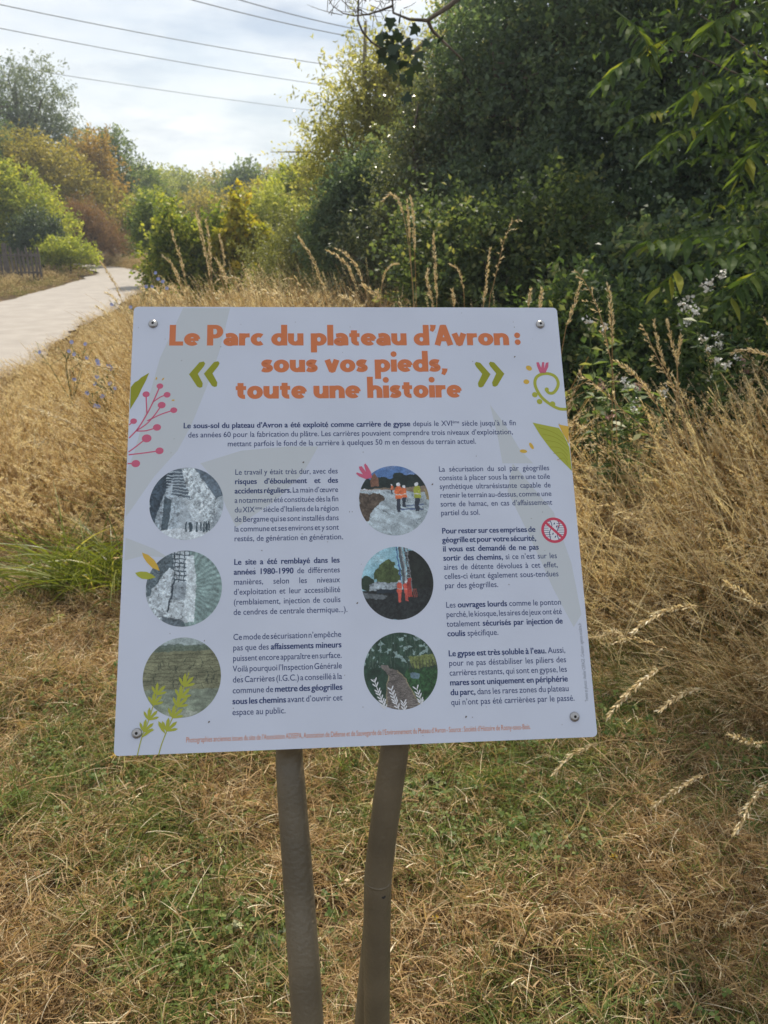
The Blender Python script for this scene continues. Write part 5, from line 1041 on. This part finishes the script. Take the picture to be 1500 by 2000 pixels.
PICS = [((79, 314.4), pic_a, 'black and white print of a timbered mine gallery'), ((78.6, 202.4), pic_b, 'black and white print of a mine gallery with radiating rays'), ((79, 91), pic_c, 'print of cracked bare ground'),
        ((352.8, 314), pic_d, 'print of workers on white geotextile'), ((353, 202.6), pic_e, 'print of a drilling rig with workers in red'), ((352.9, 90.2), pic_f, 'print of a boardwalk through greenery')]
for i, (c, fn, lab) in enumerate(PICS):
    n = 64; rr = .048 if i < 3 else .0472; V = [(c[0] * .001 + rr * math.cos(a), c[1] * .001 + rr * 1.02 * math.sin(a), .00013) for a in np.linspace(0, 2 * math.pi, n, endpoint=False)]
    me = bpy.data.meshes.new('printed_picture'); me.from_pydata(V, [], [tuple(range(n))]); uv = me.uv_layers.new(name='UV')
    for li, l in enumerate(me.loops): v = V[l.vertex_index]; uv.data[li].uv = ((v[0] - c[0] * .001) / (2 * rr) + .5, (v[1] - c[1] * .001) / (2.04 * rr) + .5)
    me.materials.append(pmat(['old_mine_print', 'old_gallery_print', 'cracked_ground_print', 'geotextile_print', 'drilling_print', 'boardwalk_print'][i], fn())); o = link('printed_picture', me, board); o['label'] = lab

# ---- printed ornaments
def chevron(pts, name='printed_chevron'):
    k = Ink(.00014); k.pg([mm(*p) for p in pts]); k.done(name, K_gr)
def chev(cx, cy, d, s=1.):       # cx,cy px of the inner point; d -1 points left
    P = [(0, 0), (.9, .95), (1.28, 1.02), (1.42, .86), (1.30, .62), (.78, .03), (1.24, -.72), (1.20, -1.02), (.98, -1.08), (.75, -.98)]
    k = Ink(.00014); a, b = mm(cx, cy); k.pg([(a - d * x * 15.2 * s, b + y * 18.5 * s) for x, y in P]); k.done('printed_chevron', K_gr)
chev(367, 731, -1); chev(396, 730, -1, .98); chev(956, 731, 1); chev(983, 730, 1, .98)
# pink berry branch
k = Ink(.00014); W_ = 1.7
def ln(*p, w=W_): k.line([mm(*q) for q in p], w)
def zl(p): return (220 + p[0] / 3.125, 590 + p[1] / 3.125)
def lz(*p, w=W_): ln(*[zl(q) for q in p], w=w)
lz((95, 830), (150, 770), (205, 680), (245, 600), (282, 515), w=1.9); lz((203, 680), (200, 620), (198, 565)); lz((240, 610), (285, 580), (325, 565)); lz((140, 785), (200, 745), (250, 690), (292, 630)); lz((205, 725), (290, 685), (367, 660))
lz((140, 787), (200, 785), (265, 765)); lz((95, 750), (120, 728)); lz((92, 915), (140, 880), (200, 832)); lz((92, 932), (180, 922), (280, 908)); lz((86, 986), (135, 985))
for (a, b, r) in ((282, 513, 5.2), (198, 563, 5.6), (326, 566, 5.4), (293, 629, 6.2), (367, 660, 5.4), (265, 765, 6.2), (122, 727, 5.2), (202, 832, 7.4), (281, 908, 6.2), (136, 986, 6.6)):
    k.dot(mm(*zl((a, b))), r * .76, 0, rx=r * .86, z=2e-5)
k.done('printed_branch', K_pk)
k = Ink(.00014)
k.pg([mm(*zl(p)) for p in [(100, 655), (104, 520), (128, 490), (150, 478), (165, 462), (185, 450), (216, 432), (196, 480), (170, 530), (150, 575), (125, 615)]]); k.done('printed_leaf', K_gr)
k = Ink(.00014)
for p, rot in (((260, 467), 1.4), ((301, 470), .9), ((363, 599), .0)): k.dot(mm(*zl(p)), 1.1, 0, 10, 2.2, rot)
def zr(p): return (680 + p[0] / 3., 590 + p[1] / 3.)
for p, r, rx, rot in (((1053, 387), 3.6, 4.6, -.6), ((1038, 467), 3.6, 4.2, 0), ((1022, 874), 2.6, 5.2, -.1), ((1069, 843), 2.4, 5.2, -1.1)): k.dot(mm(*zr(p)), r, 0, 16, rx, rot)
k.done('printed_petals', K_ye)
# curl, tulip and leaf on the right
k = Ink(.00014); k.line([mm(*zr(p)) for p in [(1275, 628), (1230, 625), (1180, 600), (1130, 560), (1100, 515), (1088, 475), (1098, 440), (1130, 422), (1170, 420), (1208, 438), (1225, 475), (1215, 510), (1195, 532), (1170, 532), (1152, 512)]], 4.4)
for p, r in (((1088, 543), 4), ((1116, 583), 4), ((1192, 597), 4), ((1158, 512), 3)): k.dot(mm(*zr(p)), r, 0, z=2e-5)
k.done('printed_curl', K_g2)
k = Ink(.00014); k.pg([mm(*zr(p)) for p in [(1117, 416), (1100, 375), (1096, 354), (1110, 352), (1125, 385), (1130, 352), (1143, 352), (1143, 388), (1152, 356), (1168, 352), (1166, 380), (1150, 416)]]); k.done('printed_tulip', K_pk)
k = Ink(.00030); k.pg([mm(*zr(p)) for p in [(112, 135), (140, 125), (125, 80), (108, 50), (90, 45), (92, 70), (100, 90), (80, 60), (58, 62), (60, 80), (78, 105), (45, 100), (42, 108), (62, 120), (88, 138)]] if False else [mm(680 + a / 3., 890 + b / 3.) for a, b in [(100, 138), (135, 128), (128, 95), (108, 60), (95, 45), (88, 55), (100, 95), (75, 62), (58, 64), (62, 82), (82, 110), (46, 98), (42, 106), (60, 122)]]); k.done('printed_tulip', K_pk)
k = Ink(.00014); k.pg([mm(*zr(p)) for p in [(1075, 706), (1150, 722), (1230, 738), (1256, 775), (1275, 815), (1291, 850), (1307, 990), (1240, 925), (1180, 860), (1120, 780)]]); k.done('printed_leaf', K_g2)
k = Ink(.00014); k.pg([mm(*zr(p)) for p in [(1226, 716), (1286, 728), (1289, 832), (1268, 795), (1245, 755)]]); k.done('printed_leaf', K_ye)
k = Ink(.00020); 
for q in range(6): k.line([mm(*zr((1110 + q * 22, 735 + q * 38))), mm(*zr((1200 + q * 12, 765 + q * 30))), mm(*zr((1282, 822 + q * 26)))], .8)
k.done('printed_vein', K_gr)
# leaves over the second picture
k = Ink(.00030); k.pg([mm(*[220 + a / 3.125, 900 + b / 3.125]) for a, b in [(176, 560), (215, 575), (250, 605), (272, 640), (284, 672), (240, 655), (205, 620), (185, 590)]]); k.done('printed_leaf', K_ye)
k = Ink(.00030); k.pg([mm(*[220 + a / 3.125, 900 + b / 3.125]) for a, b in [(134, 684), (165, 676), (205, 678), (240, 695), (260, 712), (215, 724), (175, 720), (150, 705)]]); k.done('printed_leaf', K_g2)
# olive sprigs over the third picture
def sprig(stem, tw, m, name, lw=1.1, ls=9, z=.0003):
    k = Ink(z); S = [mm(*p) for p in stem]; k.line(S, lw); C_ = catmull([Vector((*p, 0)) for p in S], 6); L_ = len(C_)
    for t, sd_, sc2 in tw:
        i = min(int(t * (L_ - 1)), L_ - 2); p = C_[i]; d = (C_[i + 1] - C_[i]).normalized(); ang = math.atan2(d.y, d.x) + sd_
        l = ls * sc2; e = Vector((math.cos(ang), math.sin(ang), 0)); q = Vector((-e.y, e.x, 0)); pts = [p, p + e * l * .35 + q * l * .12, p + e * l * .75 + q * l * .13, p + e * l, p + e * l * .75 - q * l * .11, p + e * l * .35 - q * l * .08]
        k.pg([(v.x, v.y) for v in pts], 0, 1e-5 * (1 + int(t * 20) % 7 + (sd_ > 0)))
    k.done(name, m)
def z3(a, b): return (220 + a / 3.125, 1200 + b / 3.125)
lv5 = lambda t: [(t, .8, 1), (t, .25, 1.2), (t, -.45, 1.2), (t, -1.0, 1.)]
sprig([z3(150, 866), z3(165, 800), z3(185, 730), z3(215, 660), z3(240, 580), z3(262, 510), z3(275, 470)], lv5(.38) + lv5(.55) + lv5(.74) + lv5(.9) + [(.3, -.6, 1.3)], K_g2, 'printed_sprig', 1.2, 13)
sprig([z3(280, 860), z3(300, 790), z3(335, 700), z3(370, 620), z3(405, 540), z3(430, 460), z3(465, 355)], lv5(.32) + lv5(.48) + lv5(.62) + lv5(.74) + lv5(.88) + [(.3, .9, 1.3)], K_g2, 'printed_sprig', 1.2, 14)
def z6(a, b): return (680 + a / 3., 1200 + b / 3.)
for st, n_ in (([z6(215, 555), z6(195, 500), z6(175, 450), z6(150, 380)], 6), ([z6(300, 562), z6(280, 520), z6(265, 480), z6(250, 435)], 5), ([z6(330, 562), z6(325, 520)], 2), ([z6(432, 530), z6(420, 490), z6(400, 435)], 4), ([z6(215, 555), z6(208, 520)], 1)):
    tw = [(q, s_ * .6, 1) for q in np.linspace(.12, .92, n_ + 1) for s_ in (-1, 1)]
    sprig(st, tw, K_wh, 'printed_sprig', .9, 7)
# prohibition pictogram
k = Ink(.00014); c = (567.3, 268.8); 
k.dot(c, 17.6, 2, 40)
for q in range(9):
    yy_ = c[1] - 12 + q * 3.0; hw = math.sqrt(max(1, 15 ** 2 - (yy_ - c[1]) ** 2)); k.line([(c[0] - hw, yy_), (c[0] - 6 + 1.5 * math.sin(q), yy_)], .7, 1, 3e-5, sm=False); k.line([(c[0] + 5 + 1.5 * math.sin(q * .8), yy_), (c[0] + hw, yy_)], .7, 1, 3e-5, sm=False)
for s_ in (-1, 1): k.line([(c[0] + s_ * 5.5 + 1, c[1] + 14), (c[0] + s_ * 5 + 2.5, c[1] + 6), (c[0] + s_ * 5 - 1.5, c[1] - 3), (c[0] + s_ * 5.5, c[1] - 14)], 1.0, 1, 4e-5)
for a, b in ((1, 9), (4, 5), (-1, 2), (2, -1), (-2, -5), (1, -9)): k.dot((c[0] + a, c[1] + b), .8, 1, 8, 1.7, 1.1, z=5e-5)
for a, b in ((8, 9), (6.5, 5.5), (7.5, 12)): k.dot((c[0] + a, c[1] + b), .8, 0, 8, 1.5, .9, z=5e-5)
R1, R2 = 17.6, 13.9; n = 40; i0 = len(k.v)
for rr in (R1, R2):
    for a in np.linspace(0, 2 * math.pi, n, endpoint=False): k.v.append(Vector(((c[0] + rr * math.cos(a)) * .001, (c[1] + rr * math.sin(a)) * .001, k.z + 7e-5)))
for j in range(n): k.face((i0 + j, i0 + (j + 1) % n, i0 + n + (j + 1) % n, i0 + n + j), 0)
k.line([(c[0] - 11.2, c[1] + 11.2), (c[0] + 11.2, c[1] - 11.2)], 3.4, 0, 9e-5)
k.done('printed_pictogram', [K_rd, K_nv, K_wh], 'round no-walking symbol')
# specks of dirt and scratches
k = Ink(.0004); rs = np.random.default_rng(4)
for _ in range(70): k.dot((rs.random() * 590 + 5, rs.random() * 588 + 5), .25 + .35 * rs.random(), 0, 6, .3 + .7 * rs.random(), rs.random() * 3)
for p in ((843, 946), (697, 1178), (1003, 697), (408, 1410), (910, 1400), (591, 903)): k.dot(mm(*p), .9, 0, 8, 1.5, .8)
k.done('dirt_specks', mat('dirt', (.16, .13, .11), .9))

# rivets
steel = mat('stainless_steel', (.42, .41, .40), .32, metal=.9, bump=.1, bscale=300); dark = mat('socket_shade', (.03, .03, .03), .6)  # near-black colour paints the shade inside rivet sockets and bolt hole
rv = MB(); prof = [(6.4, 0), (6.3, .7), (5.6, 1.9), (4.2, 2.9), (2.6, 3.4), (1.7, 3.45), (1.6, 2.4), (0.001, 2.3)]; n = 20
for r_, z in prof:
    for a in range(n): rv.v.append(Vector((r_ * .001 * math.cos(a * 2 * math.pi / n), r_ * .001 * math.sin(a * 2 * math.pi / n), z * .001)))
for j in range(len(prof) - 1):
    for a in range(n): rv.face((j * n + a, j * n + (a + 1) % n, (j + 1) * n + (a + 1) % n, (j + 1) * n + a), 1 if j >= 5 else 0)
first = None
for cx, cy in ((27.2, 571.5), (573.3, 571.3), (26.6, 25.6), (572.6, 25.5)):
    o = rv.build('rivet', [steel, dark], sign, True) if first is None else link('rivet', first, sign); first = first or o.data
    o.matrix_basis = bmat_local() @ Matrix.Translation((cx * .001, cy * .001, .0002))
# posts
post_m = mat('weathered_grey_brown_steel', (.15, .122, .08), .42, noise=.22, nscale=11, bump=.2, bscale=160, spec=.5)
def post(pts, rad, name='post', n=28, cap=True):
    mb = MB(); mb.tube(pts, rad, n, cap=cap); return mb.build(name, post_m, sign, True, SR)
# rear frame carrying the board
cr_ = BO + BU * .30 - BN * .02
def bp(u, v, d): return BO + BU * u + BV * v - BN * d
Lt = bp(.214, .0, .024); Rt = bp(.343, .0, .024)
lp = catmull([bp(.214, .40, .026), bp(.214, .07, .026), at(565, 1467, .832), at(569, 1540, .812), at(583, 1730, .765), at(601, 2000, .699), at(601, 2000, .699) + Vector((.03, -.155, -.57))], 10)
post(lp, [.0176 + .0032 * min(1, max(0, i - 20) / 30) for i in range(len(lp))], 'post')
cp = catmull([bp(.350, .40, .026), bp(.350, .07, .026), at(771, 1457, .834), at(757, 1560, .826), at(742, 1680, .817), at(737, 1760, .812), at(736, 2000, .80), at(736, 2000, .80) + Vector((0, -.01, -.43))], 10)
post(cp, [.0182 + .0010 * min(1, i / 40) for i in range(len(cp))], 'post')
kc = [p for p in cp if p.z < .70][:2]; kd = (kc[1] - kc[0]).normalized()
post([kc[0] - kd * .0015, kc[0] + kd * .0015], [.0196, .0196], 'seam_ring')
post([at(745, 1690, .855), at(737, 1750, .862), at(713, 2000, .875), at(713, 2000, .875) + Vector((-.01, .01, -.36))], [.0170, .0172, .0172, .0172], 'brace')
mb = MB(); c = Vector((.0, .7985, .668)); bN = Vector((.1, -.93, .25)).normalized()
pc = at(738, 1738, .813); hn_ = Vector((.42, -.86, .28)).normalized(); hc = pc + hn_ * .0190
mb = MB(); mb.tube([hc - hn_ * .002, hc + hn_ * .0005], .0029, 14); mb.build('bolt_hole_shade', dark, sign, False, SR)  # dark disc on the post skin, painting the shaded inside of a hole
for v_ in (.12, .44):
    mb = MB(); c = bp(.28, v_, .006); M = Matrix((BU, BV, BN)).transposed(); mb.box(c - SR, (.16, .02, .0018), M); mb.build('bracket', post_m, sign)
